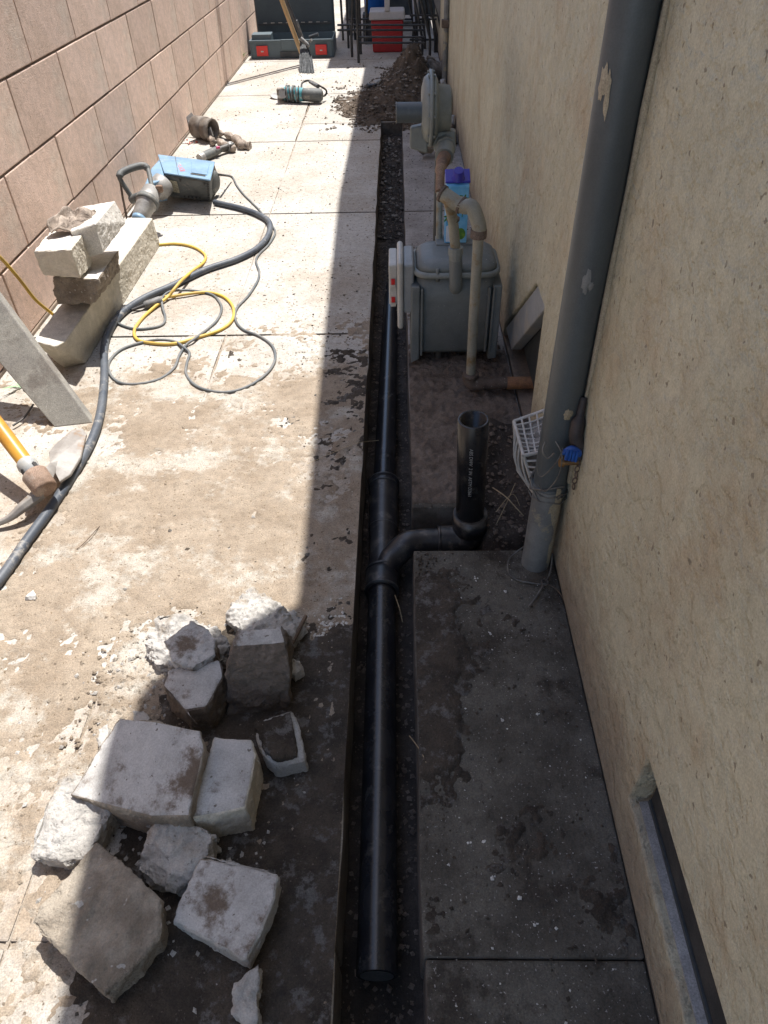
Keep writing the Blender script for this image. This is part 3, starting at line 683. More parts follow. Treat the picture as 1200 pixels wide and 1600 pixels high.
tw.tube(smooth_path([YP(852, 690, .97), YP(848, 705, .955), YP(856, 716, .95), YP(866, 708, .95)], 6), .0016, 6)
tag(tw.build('binding_wire', 'wire'), 'rusty binding wire wound round the joint of the grey pipe', 'wire')
ch = MB()
for k in range(5):
    c = YP(909, 724 + k * 9, .95) + Vector((0, 0, 0)); c.x = min(c.x, WALLX - .004); ax_ = Vector((0, 1, .2)) if k % 2 else Vector((1, .2, 0))
    t_ = ax_.cross(Vector((0, 0, 1))).normalized()
    ch.tube([c + t_ * math.cos(a) * .004 + Vector((0, 0, 1)) * math.sin(a) * .0065 for a in [i * PI / 5 for i in range(11)]], .0013, 6)
tag(ch.build('chain', 'rust_dull'), 'short rusty chain hanging on the stucco below the valve', 'chain')

# ---- white lattice vent cage
cg = empty('vent_cage', (.23, 1.1, .05), 'white plastic lattice vent cage wedged between grey pipe and wall', 'vent cage')
cA = [YP(803, 658, 1.17), YP(862, 637, 1.19), YP(866, 702, 1.07), YP(818, 712, 1.055)]
cB = [cA[3], cA[2], YP(862, 785, 1.05), YP(838, 776, 1.055)]
cC = [cA[0], cA[3], YP(838, 776, 1.055), YP(809, 735, 1.15)]
def bil(c, u, v): return (c[0] * (1 - u) + c[1] * u) * (1 - v) + (c[3] * (1 - u) + c[2] * u) * v
def lattice(c, nu, nv, r, name, bul=.014):
    r = r * 1.9; mb = MB(); nn = (c[1] - c[0]).cross(c[3] - c[0]).normalized()
    if nn.y > 0: nn = -nn
    def P_(u, v): return bil(c, u, v) + nn * bul * math.sin(PI * u) * math.sin(PI * v)
    for i in range(nu + 1): mb.tube([P_(i / nu, t / 6) for t in range(7)], r * (1.5 if i in (0, nu) else 1), 6)
    for j in range(nv + 1): mb.tube([P_(t / 6, j / nv) for t in range(7)], r * (1.5 if j in (0, nv) else .9), 6)
    return mb.build(name, 'cage_plastic', cg)
lattice(cA, 5, 8, .0011, 'top_grille'); lattice(cB, 2, 8, .0013, 'front_grille'); lattice(cC, 6, 1, .0012, 'side_grille')
q = MB(); ce = (cA[0] + cA[1] + cB[2] + cB[3] + cC[3]) / 5
q.hexa([ce + (p_ - ce) * .86 for p_ in (cC[3], cB[3], cB[2], YP(860, 750, 1.16), cA[0], cA[3], cA[2], cA[1])]); q.build('lint_filling', 'lint', cg)

# ================================================================ GAS METER
MY0, MY1 = 1.755, 1.93
gm = empty('gas_meter', (.15, 1.84, 0), 'grey gas meter with domed cap standing beside the trench', 'gas meter')
def rrect(x0, x1, y0, y1, r, z, n=5):
    out = []
    for cx, cy, a0 in ((x1 - r, y1 - r, 0), (x0 + r, y1 - r, PI / 2), (x0 + r, y0 + r, PI), (x1 - r, y0 + r, 1.5 * PI)):
        for k in range(n + 1): out.append(Vector((cx + r * math.cos(a0 + k * PI / 2 / n), cy + r * math.sin(a0 + k * PI / 2 / n), z)))
    return out
def loft(mb, rings, sm=True, cap0=True, cap1=True):
    n = len(rings[0]); k0 = len(mb.v); mb.v += [tuple(v) for r in rings for v in r]
    for i in range(len(rings) - 1):
        for k in range(n):
            k2 = (k + 1) % n; mb.f.append((k0 + i * n + k, k0 + i * n + k2, k0 + (i + 1) * n + k2, k0 + (i + 1) * n + k)); mb.sm.append(sm); mb.mi.append(mb.cm)
    if cap0: mb.f.append(tuple(k0 + k for k in reversed(range(n)))); mb.sm.append(False); mb.mi.append(mb.cm)
    if cap1: mb.f.append(tuple(k0 + (len(rings) - 1) * n + k for k in range(n))); mb.sm.append(False); mb.mi.append(mb.cm)
    return mb
mx0, mx1 = .040, .262
q = MB(); loft(q, [rrect(mx0 + .018, mx1 - .014, MY0 + .022, MY1 - .01, .02, .035), rrect(mx0 + .006, mx1 - .004, MY0 + .008, MY1, .028, .05), rrect(mx0 + .004, mx1 - .006, MY0 + .005, MY1, .03, .19), rrect(mx0 + .008, mx1 - .010, MY0 + .004, MY1 - .002, .035, .262)]); q.build('meter_body', 'meter_paint', gm)
for sx, x in ((-1, mx0 + .004), (1, mx1 - .004)):   # wing like side castings
    q = MB(); q.prism([(x - .012, MY0 - .004, .015 if sx < 0 else .025), (x + .012, MY0 - .004, .028), (x + .012, MY0 + .0, .24), (x - .012, MY0 + .0, .24)], (0, .150, 0)); q.build('side_casting', 'meter_paint', gm, bevel=.004)
for a_, b_, z_ in ((mx1 - .028, mx1 - .022, .05), (mx1 - .016, mx1 - .010, .05), (mx0 + .018, mx0 + .024, .04)):
    q = MB(); q.box((a_, MY0 - .006, z_), (b_, MY0 + .008, .235)); q.build('casting_rib', 'meter_paint', gm, bevel=.0015)
q = MB(); loft(q, [rrect(mx0 - .001, mx1 + .001, MY0 - .006, MY1 + .006, .042, .262), rrect(mx0 - .003, mx1 + .003, MY0 - .008, MY1 + .008, .044, .266), rrect(mx0 - .003, mx1 + .003, MY0 - .008, MY1 + .008, .044, .273), rrect(mx0 + .003, mx1 - .003, MY0 - .002, MY1 + .002, .04, .276)]); q.build('cap_flange', 'regulator_paint', gm)
q = MB(); loft(q, [rrect(mx0 + .005, mx1 - .005, MY0, MY1, .04, .276), rrect(mx0 + .010, mx1 - .010, MY0 + .005, MY1 - .005, .038, .288), rrect(mx0 + .022, mx1 - .022, MY0 + .017, MY1 - .017, .034, .297), rrect(mx0 + .05, mx1 - .05, MY0 + .04, MY1 - .04, .02, .302)]); q.build('domed_cap', 'meter_paint', gm)
for x, y in ((mx0 + .012, MY0 + .05), (mx0 + .012, MY1 - .03), (mx0 + .06, MY0 - .001), (mx1 - .06, MY0 - .001), (mx1 - .012, MY0 + .06), (mx0 + .05, MY1), (mx1 - .05, MY1)):
    q = MB(); q.lathe((x, y, .255), (0, 0, 1), [(0, .005), (.03, .005), (.033, .003)], 8); q.build('cap_bolt', 'meter_paint', gm)
q = MB(); q.box((.10, 1.865, .298), (.215, 1.925, .307)); q.build('top_plate', 'meter_paint', gm, bevel=.002)
# index box on the trench side
q = MB(); q.box((.012, 1.775, .155), (.040, 1.905, .290)); q.build('index_mount', 'index_grey', gm, bevel=.006)
q = MB(); q.box((-.004, 1.765, .112), (.012, 1.915, .300)); ixc = q.build('index_cover', 'index_plastic', gm, bevel=.008, seg=3)
q = MB(); q.box((-.026, 1.785, .175), (-.004, 1.90, .285)); q.build('index_window', 'index_plastic', gm, bevel=.004, seg=3)
for z in (.235, .185):
    q = MB(); q.box((-.020, 1.779, z), (-.010, 1.786, z + .014)); q.build('seal_plug', 'red_plastic', ixc, bevel=.001)
    q = MB(); q.box((-.022, 1.780, z - .012), (-.008, 1.786, z - .002)); q.build('seal_tag', 'white_plastic', ixc, bevel=.001)
q = MB(); q.tube([(.112, 1.80, -.005), (.112, 1.80, .04)], .011, 12); q.build('foot_peg', 'dark_steel', gm)
# service pipes in front
sp = empty('gas_riser', (.2, 1.69, 0), 'painted gas riser with rust streaks and elbows joining the meter front', 'pipe')
RY = 1.615
e0 = YP(735, 592, RY); e1 = YP(745, 400, RY - .005); e2 = YP(748, 362, RY - .005)
def union(mb, c, ax, r): mb.lathe(c, ax, [(-.010, r * 1.12), (-.009, r * 1.28), (.009, r * 1.28), (.010, r * 1.12)], 12, False)
q = MB(); q.tube([e0, e0.lerp(e1, .5), e2], .0122, 20); q.build('riser_tube', 'pipe_paint', sp)
e3 = YP(741, 328, RY); t1 = YP(714, 318, RY + .02); t2 = YP(695, 305, RY + .035)
q = MB(); q.tube(smooth_path([e2 + Vector((0, 0, -.006)), e2 + Vector((-.0005, 0, .014)), e3 + Vector((-.004, 0, .004)), e3.lerp(t1, .55), t1], 6), .0165, 20); q.build('top_elbow', 'pipe_paint', sp)
q = MB(); union(q, e2 + Vector((0, 0, -.004)), (0, 0, 1), .0145); q.build('elbow_band', 'rust_dull', sp)
q = MB(); q.tube([t1 + Vector((.012, 0, -.002)), t1, t2, t2 + (t2 - t1) * .25], .0165, 20); q.build('tee_body', 'pipe_paint', sp)
q = MB(); ring(q, t1 + Vector((.010, -.002, -.003)), t2 - t1, .0195, .007, 20); ring(q, t2 + (t2 - t1) * .2, t2 - t1, .019, .007, 20); q.build('tee_band', 'rust_dull', sp)
m1 = YP(708, 345, MY0 - .025); m2_ = YP(712, 392, MY0 - .022); m3 = YP(712, 448, MY0 - .012)
q = MB(); q.tube([t1.lerp(t2, .75), m1, m2_], .0125, 18); q.build('drop_tube', 'pipe_paint', sp)
q = MB(); ring(q, m1 + Vector((0, 0, .004)), (0, 0, 1), .0155, .007, 18); q.build('drop_band', 'rust_dull', sp)
q = MB(); union(q, m2_, (0, 0, 1), .0145); union(q, m2_ + Vector((0, 0, -.013)), (0, 0, 1), .0125); q.build('union_nut', 'regulator_paint', sp)
q = MB(); q.tube(smooth_path([m2_, m2_.lerp(m3, .6), m3, m3 + Vector((0, .018, -.006)), m3 + Vector((0, .035, -.006))], 4), .0165, 18); q.build('spud_elbow', 'meter_paint', sp)
q = MB(); q.tube(smooth_path([e0 + Vector((0, 0, .014)), e0 + Vector((0, 0, -.004)), e0 + Vector((.010, 0, -.014)), e0 + Vector((.035, 0, -.014))], 5), .0185, 20); ring(q, e0 + Vector((0, 0, .012)), (0, 0, 1), .0205, .012, 20); q.build('bottom_elbow', 'rust_dull', sp)
zb_ = e0.z - .014
q = MB(); q.tube([(e0.x + .025, RY, zb_), (.285, RY, zb_)], .0150, 20); q.build('stub_dark', 'rust_dull', sp)
q = MB(); q.tube([(.284, RY, zb_), (.372, RY, zb_)], .0165, 20); q.build('stub_rusty', 'rust', sp)

# ---- regulator behind
RG = 2.22
rg = empty('gas_regulator', (.12, RG, .3), 'pale grey gas regulator with upright disc housing and side vent', 'regulator')
c = YP(672, 170, RG)
q = MB(); q.lathe(c - Vector((.024, 0, 0)), (1, 0, 0), [(0, .055), (.006, .076), (.018, .085), (.022, .085)], 36); q.build('disc_shell', 'regulator_paint', rg)
q = MB(); q.lathe(c - Vector((.0035, 0, 0)), (1, 0, 0), [(0, .086), (0, .0945), (.010, .0945), (.010, .086)], 36)
for k in range(10):
    a = k * PI / 5; q.tube([c + Vector((-.008, math.cos(a) * .089, math.sin(a) * .089)), c + Vector((.012, math.cos(a) * .089, math.sin(a) * .089))], .004, 6)
q.build('disc_flange', 'regulator_paint', rg)
q = MB(); q.lathe(c + Vector((.006, 0, 0)), (1, 0, 0), [(0, .084), (.008, .083), (.014, .070), (.016, .060), (.046, .057), (.052, .05)], 36); q.build('spring_case', 'regulator_paint', rg)
vs_ = YP(637, 176, RG - .02)
q = MB(); q.tube([YP(619, 176, RG - .02), vs_ + Vector((.04, 0, 0))], .0255, 28); q.build('vent_stub', 'grey_pvc', rg)
q = MB(); ring(q, YP(619.5, 176, RG - .02), (1, 0, 0), .0265, .004); q.build('vent_rim', 'worn_pipe', rg)
q = MB(); q.hexa([YP(640, 232, RG - .03), YP(668, 240, RG - .03), YP(668, 235, RG + .03), YP(640, 228, RG + .03), YP(641, 200, RG - .03), YP(668, 195, RG - .03), YP(668, 190, RG + .03), YP(641, 196, RG + .03)]); q.build('inlet_box', 'regulator_paint', rg, bevel=.005)
q = MB(); q.hexa([YP(678, 238, RG - .04), YP(712, 238, RG - .04), YP(712, 234, RG + .03), YP(678, 234, RG + .03), YP(674, 205, RG - .03), YP(712, 205, RG - .03), YP(712, 200, RG + .03), YP(674, 200, RG + .03)]); q.build('valve_body', 'regulator_paint', rg, bevel=.006)
n0 = YP(696, 232, RG - .06); n1 = YP(694, 246, RG - .10); n2 = YP(688, 270, 2.0); n3 = YP(687, 300, 1.945); n4 = YP(688, 330, 1.915)
q = MB(); q.tube([n0 + Vector((0, .06, .0)), n0], .030, 8); q.tube([n0, n1], .026, 20); q.build('union_nut', 'regulator_paint', rg)
q = MB(); q.tube(smooth_path([n1 + Vector((0, .02, 0)), n1, n1.lerp(n2, .5) + Vector((0, 0, .006)), n2, n3], 6), [.020] * 6 + [.019] * 6 + [.015] * 6 + [.0115] * 7, 18); q.build('rusty_elbow', 'rust_brown', rg)
q = MB(); q.tube([n3, (n3.x, 1.90, .29)], .0085, 14); q.build('meter_tube', 'pipe_paint', rg)
q = MB(); q.tube([c + Vector((.03, .02, -.05)), (c.x + .03, RG + .02, .0)], .012, 12); q.build('support_leg', 'dark_metal', rg)

# ---- drink carton on the meter
ca = empty('drink_carton', (.155, 1.905, .307), 'light blue coconut water carton with a purple cap standing on the meter', 'carton')
cx0, cx1, cy0, cy1, cz0, cz1 = .122, .180, 1.868, 1.912, .3075, .452
q = MB(); q.hexa([(cx0, cy0, cz0), (cx1, cy0, cz0), (cx1, cy1, cz0), (cx0, cy1, cz0), (cx0, cy0, cz1), (cx1, cy0, cz1), (cx1, cy1, cz1 + .020), (cx0, cy1, cz1 + .020)]); q.build('carton_body', 'carton_blue', ca, bevel=.002)
q = MB(); q.hexa([(cx0 - .003, cy0 + .006, cz1 + .004), (cx1 + .003, cy0 + .006, cz1 + .004), (cx1 + .003, cy1 + .003, cz1 + .022), (cx0 - .003, cy1 + .003, cz1 + .022), (cx0 - .002, cy0 + .006, cz1 + .009), (cx1 + .002, cy0 + .006, cz1 + .009), (cx1 + .002, cy1 + .003, cz1 + .027), (cx0 - .002, cy1 + .003, cz1 + .027)]); q.build('top_fold', 'purple_cap', ca, bevel=.0015)
tn = Vector((0, -.42, .9)).normalized(); tc = Vector((.152, cy0 + .018, cz1 + .012))
q = MB(); q.lathe(tc, tn, [(0, .017), (.003, .017), (.004, .0135), (.024, .013), (.026, .0115)], 24); q.build('screw_cap', 'purple_cap', ca)
def leafset(mb, c, n, ln, wd, nor, up_, seed, spread=2 * PI, a0=0):
    rnd = random.Random(seed); u = up_.normalized(); r = nor.cross(u)
    for k in range(n):
        a = a0 + spread * (k + .5) / n; d = (r * math.cos(a) + u * math.sin(a)); s = nor.cross(d)
        L_ = ln * rnd.uniform(.8, 1.15)
        mb.add([c, c + d * L_ * .5 + s * wd - u * .15 * L_, c + d * L_ - u * .38 * L_, c + d * L_ * .5 - s * wd - u * .05 * L_], [(0, 1, 2, 3)])
nor = Vector((0, -1, 0))
q = MB(); leafset(q, Vector((.168, cy0 - .0006, .418)), 9, .022, .0032, nor, Vector((0, 0, 1)), 1); leafset(q, Vector((.130, cy0 - .0006, .375)), 6, .014, .0024, nor, Vector((0, 0, 1)), 2); q.prism([(.168, cy0 - .0009, .418), (.170, cy0 - .0009, .418), (.166, cy0 - .0009, .375), (.164, cy0 - .0009, .375)], (0, .0006, 0)); q.build('palm_print', 'leaf_green', ca, fixn=False)
q = MB(); q.prism([(.163 + .013 * math.cos(a), cy0 - .0010, .332 + .015 * math.sin(a)) for a in [k * PI / 8 for k in range(16)]], (0, .0006, 0)); q.build('coconut_print', 'lime_green', ca)
q = MB(); q.prism([(cx0 + .003, cy0 - .0008, .312), (cx0 + .02, cy0 - .0008, .312), (cx0 + .02, cy0 - .0008, .36), (cx0 + .003, cy0 - .0008, .352)], (0, .0005, 0)); q.build('white_panel', 'carton_white', ca)
# second wall conduit far along the house
cd = empty('wall_conduit', (WALLX - .02, 5.0, .0), 'thin grey conduit with a clamp far along the stucco wall', 'conduit')
q = MB(); q.tube([(WALLX - .018, 5.0, .05), (WALLX - .018, 5.0, .32), (WALLX - .018, 5.0, 2.0)], .016, 12); q.build('conduit_tube', 'worn_pipe', cd)
q = MB(); q.box((WALLX - .045, 4.975, .34), (WALLX - .001, 5.025, .38)); q.build('clamp', 'rust_dull', cd, bevel=.004)
# ================================================================ RUBBLE BY THE CAMERA
RG_ = 'broken concrete pieces heaped near the trench'
def lbl(s): return s
chunk('concrete_chunk', [(246, 958, .052), (292, 962, .054), (345, 984, .046), (358, 1000, .04), (350, 1032, .03), (300, 1046, .03), (257, 1040, .022), (226, 1026, .012), (232, 1000, .03)], 0, 'chunk_white',
      'sunlit crumbly white concrete chunk with a small grey stone resting on it', RG_, size=.005, amp=.005, seed=1, big=.01)
chunk('concrete_chunk', [(390, 921, .012), (412, 932, .03), (436, 944, .03), (478, 966, .012), (470, 1000, .02), (430, 998, .04), (375, 990, .035), (356, 968, .02), (366, 944, .03)], 0, 'chunk_white',
      'rough sunlit white rubble chunk behind the big square grey block', RG_, size=.0045, amp=.007, seed=2, big=.016)
chunk('concrete_chunk', [(297, 972, .098), (326, 982, .10), (336, 996, .10), (336, 1022, .098), (300, 1044, .10), (272, 1034, .10), (258, 1003, .095)], .048, 'chunk_smooth',
      'small rounded grey stone lying on top of the sunlit white chunk', RG_, infl=.92, size=.006, amp=.004, seed=3)
chunk('concrete_chunk', [(343, 1030, .085), (350, 1056, .08), (334, 1070, .08), (333, 1088, .078), (322, 1106, .072), (290, 1110, .07), (268, 1088, .072), (254, 1072, .075), (262, 1048, .08), (300, 1046, .088)], 0, 'chunk_smooth',
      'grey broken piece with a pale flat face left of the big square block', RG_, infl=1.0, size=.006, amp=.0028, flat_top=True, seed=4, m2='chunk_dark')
# big square block: pale narrow top, dark soil stained front
T = [G(372, 984, .150), G(440, 981, .150), G(446, 1006, .142), G(362, 1012, .142)]
B = [G(368, 1040, 0.02) + Vector((0, .05, 0)), G(462, 1030, .02) + Vector((-.01, .05, 0)), G(449, 1118, .0) + Vector((0, .006, 0)), G(350, 1124, .0) + Vector((.004, .006, 0)), G(352, 1050, .10), G(455, 1052, .10)]
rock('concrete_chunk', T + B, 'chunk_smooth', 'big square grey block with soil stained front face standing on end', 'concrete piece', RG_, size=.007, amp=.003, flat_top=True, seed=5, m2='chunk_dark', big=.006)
# the large slab pieces
chunk('concrete_chunk', [(186, 1121, .092), (238, 1126, .105), (314, 1141, .112), (320, 1168, .110), (296, 1276, .095), (236, 1277, .085), (108, 1243, .060), (154, 1172, .075)],
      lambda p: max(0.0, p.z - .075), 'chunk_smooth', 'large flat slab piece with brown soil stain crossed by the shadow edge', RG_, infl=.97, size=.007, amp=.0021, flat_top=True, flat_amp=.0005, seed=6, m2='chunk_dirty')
chunk('concrete_chunk', [(334, 1151, .080), (394, 1154, .080), (400, 1180, .078), (384, 1262, .074), (340, 1272, .074), (298, 1279, .074), (310, 1215, .08)], 0.0, 'chunk_smooth',
      'smooth pale grey slab corner with a clean cut side beside the large flat piece', RG_, infl=1.03, size=.007, amp=.0021, flat_top=True, flat_amp=.0005, seed=7, m2='side_concrete')
chunk('concrete_chunk', [(92, 1210, .05), (112, 1208, .055), (178, 1225, .06), (178, 1262, .05), (155, 1290, .045), (136, 1338, .040), (100, 1350, .032), (46, 1336, .03), (56, 1312, .036), (80, 1280, .045), (82, 1240, .05)], 0.0, 'chunk_white',
      'white broken chunk half under the large flat slab piece at its sunny end', RG_, infl=.97, size=.0045, amp=.003, seed=8, big=.004)
chunk('concrete_chunk', [(396, 1131, .05), (430, 1120, .052), (460, 1110, .05), (468, 1142, .046), (478, 1188, .04), (432, 1197, .04), (410, 1180, .044)], 0.0, 'chunk_white',
      'small pale edged chunk with a dark soil covered face nearest the trench', RG_, infl=.98, size=.005, amp=.0021, flat_top=True, flat_amp=.0005, seed=9, m2='chunk_white')
o_ = [G(403, 1134, .053), G(434, 1124, .055), (G(452, 1117, .053)), G(458, 1145, .05), G(461, 1178, .045), G(434, 1183, .045), G(414, 1168, .048)]
oc_ = sum(o_, Vector()) / 7; o_ = [oc_ + (p - oc_) * 1.13 + Vector((0, 0, .003)) for p in o_]
so_ = rock('soil_cap', o_ + [p - Vector((0, 0, .012)) for p in o_], 'soil_and_shade', size=.005, amp=.003, seed=19)
tag(so_, 'dark soil crust on the small pale edged chunk', 'soil')
chunk('concrete_chunk', [(246, 1281, .062), (275, 1291, .064), (297, 1283, .064), (334, 1301, .058), (325, 1330, .055), (298, 1345, .05), (277, 1393, .03), (243, 1384, .03), (206, 1352, .035), (232, 1312, .055)], 0.0, 'chunk_white',
      'jagged middle chunk between the tilted dirty block and the flat square piece', RG_, infl=.96, size=.0045, amp=.0045, seed=10, big=.007)
chunk('concrete_chunk', [(150, 1314, .066), (186, 1340, .07), (226, 1386, .075), (252, 1407, .07), (249, 1462, .06), (214, 1508, .055), (162, 1556, .05), (108, 1500, .052), (50, 1440, .052), (62, 1415, .056), (104, 1372, .06)],
      lambda p: p.z - .045, 'chunk_dirty', 'large tan soil coated slab piece at the sunny bottom corner of the heap', RG_, infl=.985, size=.0045, amp=.0024, seed=11, big=.002)
chunk('concrete_chunk', [(312, 1341, .058), (346, 1345, .062), (380, 1352, .062), (435, 1366, .066), (430, 1402, .062), (386, 1502, .05), (370, 1488, .048), (318, 1462, .045), (269, 1440, .044), (296, 1376, .053)],
      lambda p: p.z - .042, 'chunk_smooth', 'flat square pale grey slab piece lying nearest the camera', RG_, infl=.98, size=.006, amp=.0021, flat_top=True, flat_amp=.0005, seed=12, m2='chunk_white')
chunk('concrete_chunk', [(368, 1538, .04), (403, 1508, .04), (405, 1540, .036), (398, 1598, .032), (384, 1604, .03), (362, 1578, .034)], 0.0, 'chunk_white',
      'small pale chunk cut off by the bottom edge of the picture', RG_, infl=.98, size=.006, amp=.005, seed=13)
chunk('concrete_chunk', [(448, 1029, .03), (468, 1033, .028), (472, 1045, .024), (460, 1056, .022), (446, 1046, .026)], 0.0, 'chunk_white',
      'fist sized white lump on the trench side of the big square block', RG_, size=.005, amp=.004, seed=14)
chunk('concrete_chunk', [(152, 1138, .02), (168, 1132, .022), (172, 1156, .02), (156, 1166, .018)], 0.0, 'chunk_white',
      'small sunlit white lump left of the large flat slab piece', RG_, size=.005, amp=.003, seed=15)
chunk('concrete_chunk', [(208, 1112, .022), (224, 1108, .024), (236, 1122, .02), (222, 1134, .018), (206, 1126, .018)], 0.0, 'chunk_white',
      'small white lump above the top edge of the large flat slab piece', RG_, size=.005, amp=.003, seed=16)
chunk('stone_chip', [(40, 932, .012), (52, 920, .016), (56, 930, .012), (55, 937, .006), (38, 937, .006)], 0.0, 'white_chip', 'lone white stone chip on the dusty slab left of the heap', None, size=.006, amp=.002, seed=17)
mb = MB(); a_, b_ = G(478, 962, .035), G(447, 1022, .02); mb.hexa([a_ + Vector(d) for d in ((-.004, 0, -.003), (.004, 0, -.003), (.004, .004, -.003), (-.004, .004, -.003))] + [a_ + Vector(d) for d in ((-.004, 0, .003), (.004, 0, .003), (.004, .004, .003), (-.004, .004, .003))]) if 0 else mb.tube([a_, a_.lerp(b_, .5) + Vector((.001, 0, .002)), b_], [.0035, .0045, .004], 7)
base = a_.copy(); o = mb.build('wooden_stick', 'twig'); tag(o, 'short weathered wooden stick leaning against the big square block', 'stick')
def near_heap(rnd):
    px = rnd.gauss(215, 45); py = rnd.gauss(1090, 45); g = G(px, py); return (g.x, g.y, .002)
def heap_bits(rnd):
    g = G(rnd.gauss(270, 95), rnd.gauss(1230, 130)); return (g.x, g.y, .002) if g.x < TL - .01 else None
crumbs('concrete_bits', 1100, heap_bits, .0008, .0065, 'chunk_white', seed=24)
crumbs('heap_clods', 900, near_heap, .001, .006, 'dry_dust', seed=21)
def slop(rnd):
    g = G(rnd.gauss(515, 25), rnd.gauss(985, 20)); return (g.x, g.y, .001) if g.x < TL - .01 else None
crumbs('white_mortar_bits', 500, slop, .001, .005, 'white_chip', seed=22)

# ================================================================ STACK OF BLOCKS BY THE WALL
SG = 'cut concrete pieces stacked against the block wall'
def prismrock(name, T, B, m, label, **k): return rock(name, T + B, m, label, 'concrete piece', SG, **k)
hb_ = .108
prismrock('concrete_block', [Vector(p) for p in ((-1.005, 1.735, hb_), (-.932, 1.705, hb_), (-.914, 1.735, hb_), (-.908, 2.655, hb_), (-1.005, 2.66, hb_))],
          [Vector(p) for p in ((-1.015, 1.83, 0), (-.965, 1.775, 0), (-.912, 1.80, 0), (-.908, 2.665, 0), (-1.015, 2.67, 0))],
          'cast_concrete', 'long concrete piece at the bottom of the stack by the wall', size=.012, amp=.0012, flat_top=True, seed=31, m2='side_concrete', steps=7)
M0 = [G(84, 452, .185), G(150, 470, .19), G(186, 412, .185)]
prismrock('concrete_block', [YP(84, 434, 1.87), YP(154, 436, 1.86), YP(186, 390, 2.25), YP(120, 390, 2.25)],
          [YP(90, 476, 1.89), YP(150, 473, 1.87), YP(186, 425, 2.22), YP(120, 432, 2.3), YP(80, 440, 1.89), YP(155, 442, 1.86)],
          'cast_concrete', 'brown sided middle concrete piece in the stack by the wall', size=.012, amp=.0035, flat_top=True, seed=32, m2='broken_concrete', big=.006)
prismrock('concrete_block', [YP(52, 393, 1.84), YP(110, 390, 1.80), YP(133, 361, 2.0), YP(78, 362, 2.08)],
          [YP(68, 430, 1.86), YP(126, 434, 1.83), YP(146, 412, 2.0), YP(80, 420, 2.08), YP(56, 404, 1.84), YP(110, 392, 1.80)],
          'cast_concrete', 'short white topped piece at the front top of the stack', size=.009, amp=.0018, flat_top=True, seed=33, m2='side_concrete')
prismrock('concrete_block', [YP(148, 350, 1.96), YP(110, 362, 1.96), YP(120, 324, 2.24), YP(179, 314, 2.28)],
          [YP(161, 396, 1.965), YP(138, 402, 1.97), YP(120, 372, 2.2), YP(197, 348, 2.26)],
          'cast_concrete', 'tall white wedge piece at the back top of the stack', size=.009, amp=.0014, flat_top=True, seed=34, m2='cast_concrete')
# rag
def cloth(name, c, rx, ry, rz, seed, m, label, n=60, curl=1.7, yaw=0):
    vs = []; fs = []; k = n
    for i in range(k):
        for j in range(k):
            u = i / (k - 1) * 2 - 1; v = j / (k - 1) * 2 - 1; r = math.sqrt(u * u + v * v)
            p = Vector((u, v, 0))
            d = mnoise.noise_vector(Vector((u * curl, v * curl, seed))); d2 = mnoise.noise_vector(Vector((u * curl * 2.6, v * curl * 2.6, seed + 4)))
            x = (u + d.x * .30 + d2.x * .06) * rx; y = (v + d.y * .30 + d2.y * .06) * ry
            z = (abs(d.z) * 1.5 + abs(d2.z) * .35 + .25) * rz * max(0, 1 - .62 * min(r, 1.3) ** 2) + .002
            vs.append((x * math.cos(yaw) - y * math.sin(yaw), x * math.sin(yaw) + y * math.cos(yaw), z))
    for i in range(k - 1):
        for j in range(k - 1):
            u = i / (k - 1) * 2 - 1; v = j / (k - 1) * 2 - 1
            if u * u + v * v < 1.15 + .35 * mnoise.noise(Vector((u * 2, v * 2, seed + 9))): a = i * k + j; fs.append((a, a + k, a + k + 1, a + 1))
    me = bpy.data.meshes.new(name); me.from_pydata(vs, [], fs); me.materials.append(MATS[m])
    for p in me.polygons: p.use_smooth = True
    o = bpy.data.objects.new(name, me); C.objects.link(o); o.location = c
    so2 = o.modifiers.new('s', 'SOLIDIFY'); so2.thickness = .003
    return tag(o, label, 'rag')
rc = YP(112, 345, 2.05); cloth('rag', rc + Vector((0, 0, -.008)), .058, .085, .036, 2.3, 'rag_cloth', 'dirty crumpled brown rag on top of the concrete stack by the wall')
# ================================================================ LEANING POST
pf = [G(85, 668, 0), G(145, 661, 0), XP(-70, 372, -1.10)]
pn_ = (pf[1] - pf[0]).cross(pf[2] - pf[1]).normalized(); _d = Vector(_ray(-70, 486)); _e = Vector((0, 0, EYE)); pf.append(_e + _d * ((pf[0] - _e).dot(pn_) / _d.dot(pn_)))
if pn_.y < 0: pn_ = -pn_
po = empty('leaning_post', (-.84, 1.49, 0), 'grey concrete post leaning from the ground up to the block wall', 'post')
q = MB(); th = pn_ * .03 + Vector((.006, 0, .004)); q.prism(pf, th); q.build('post_body', 'post_concrete', po, bevel=.003)
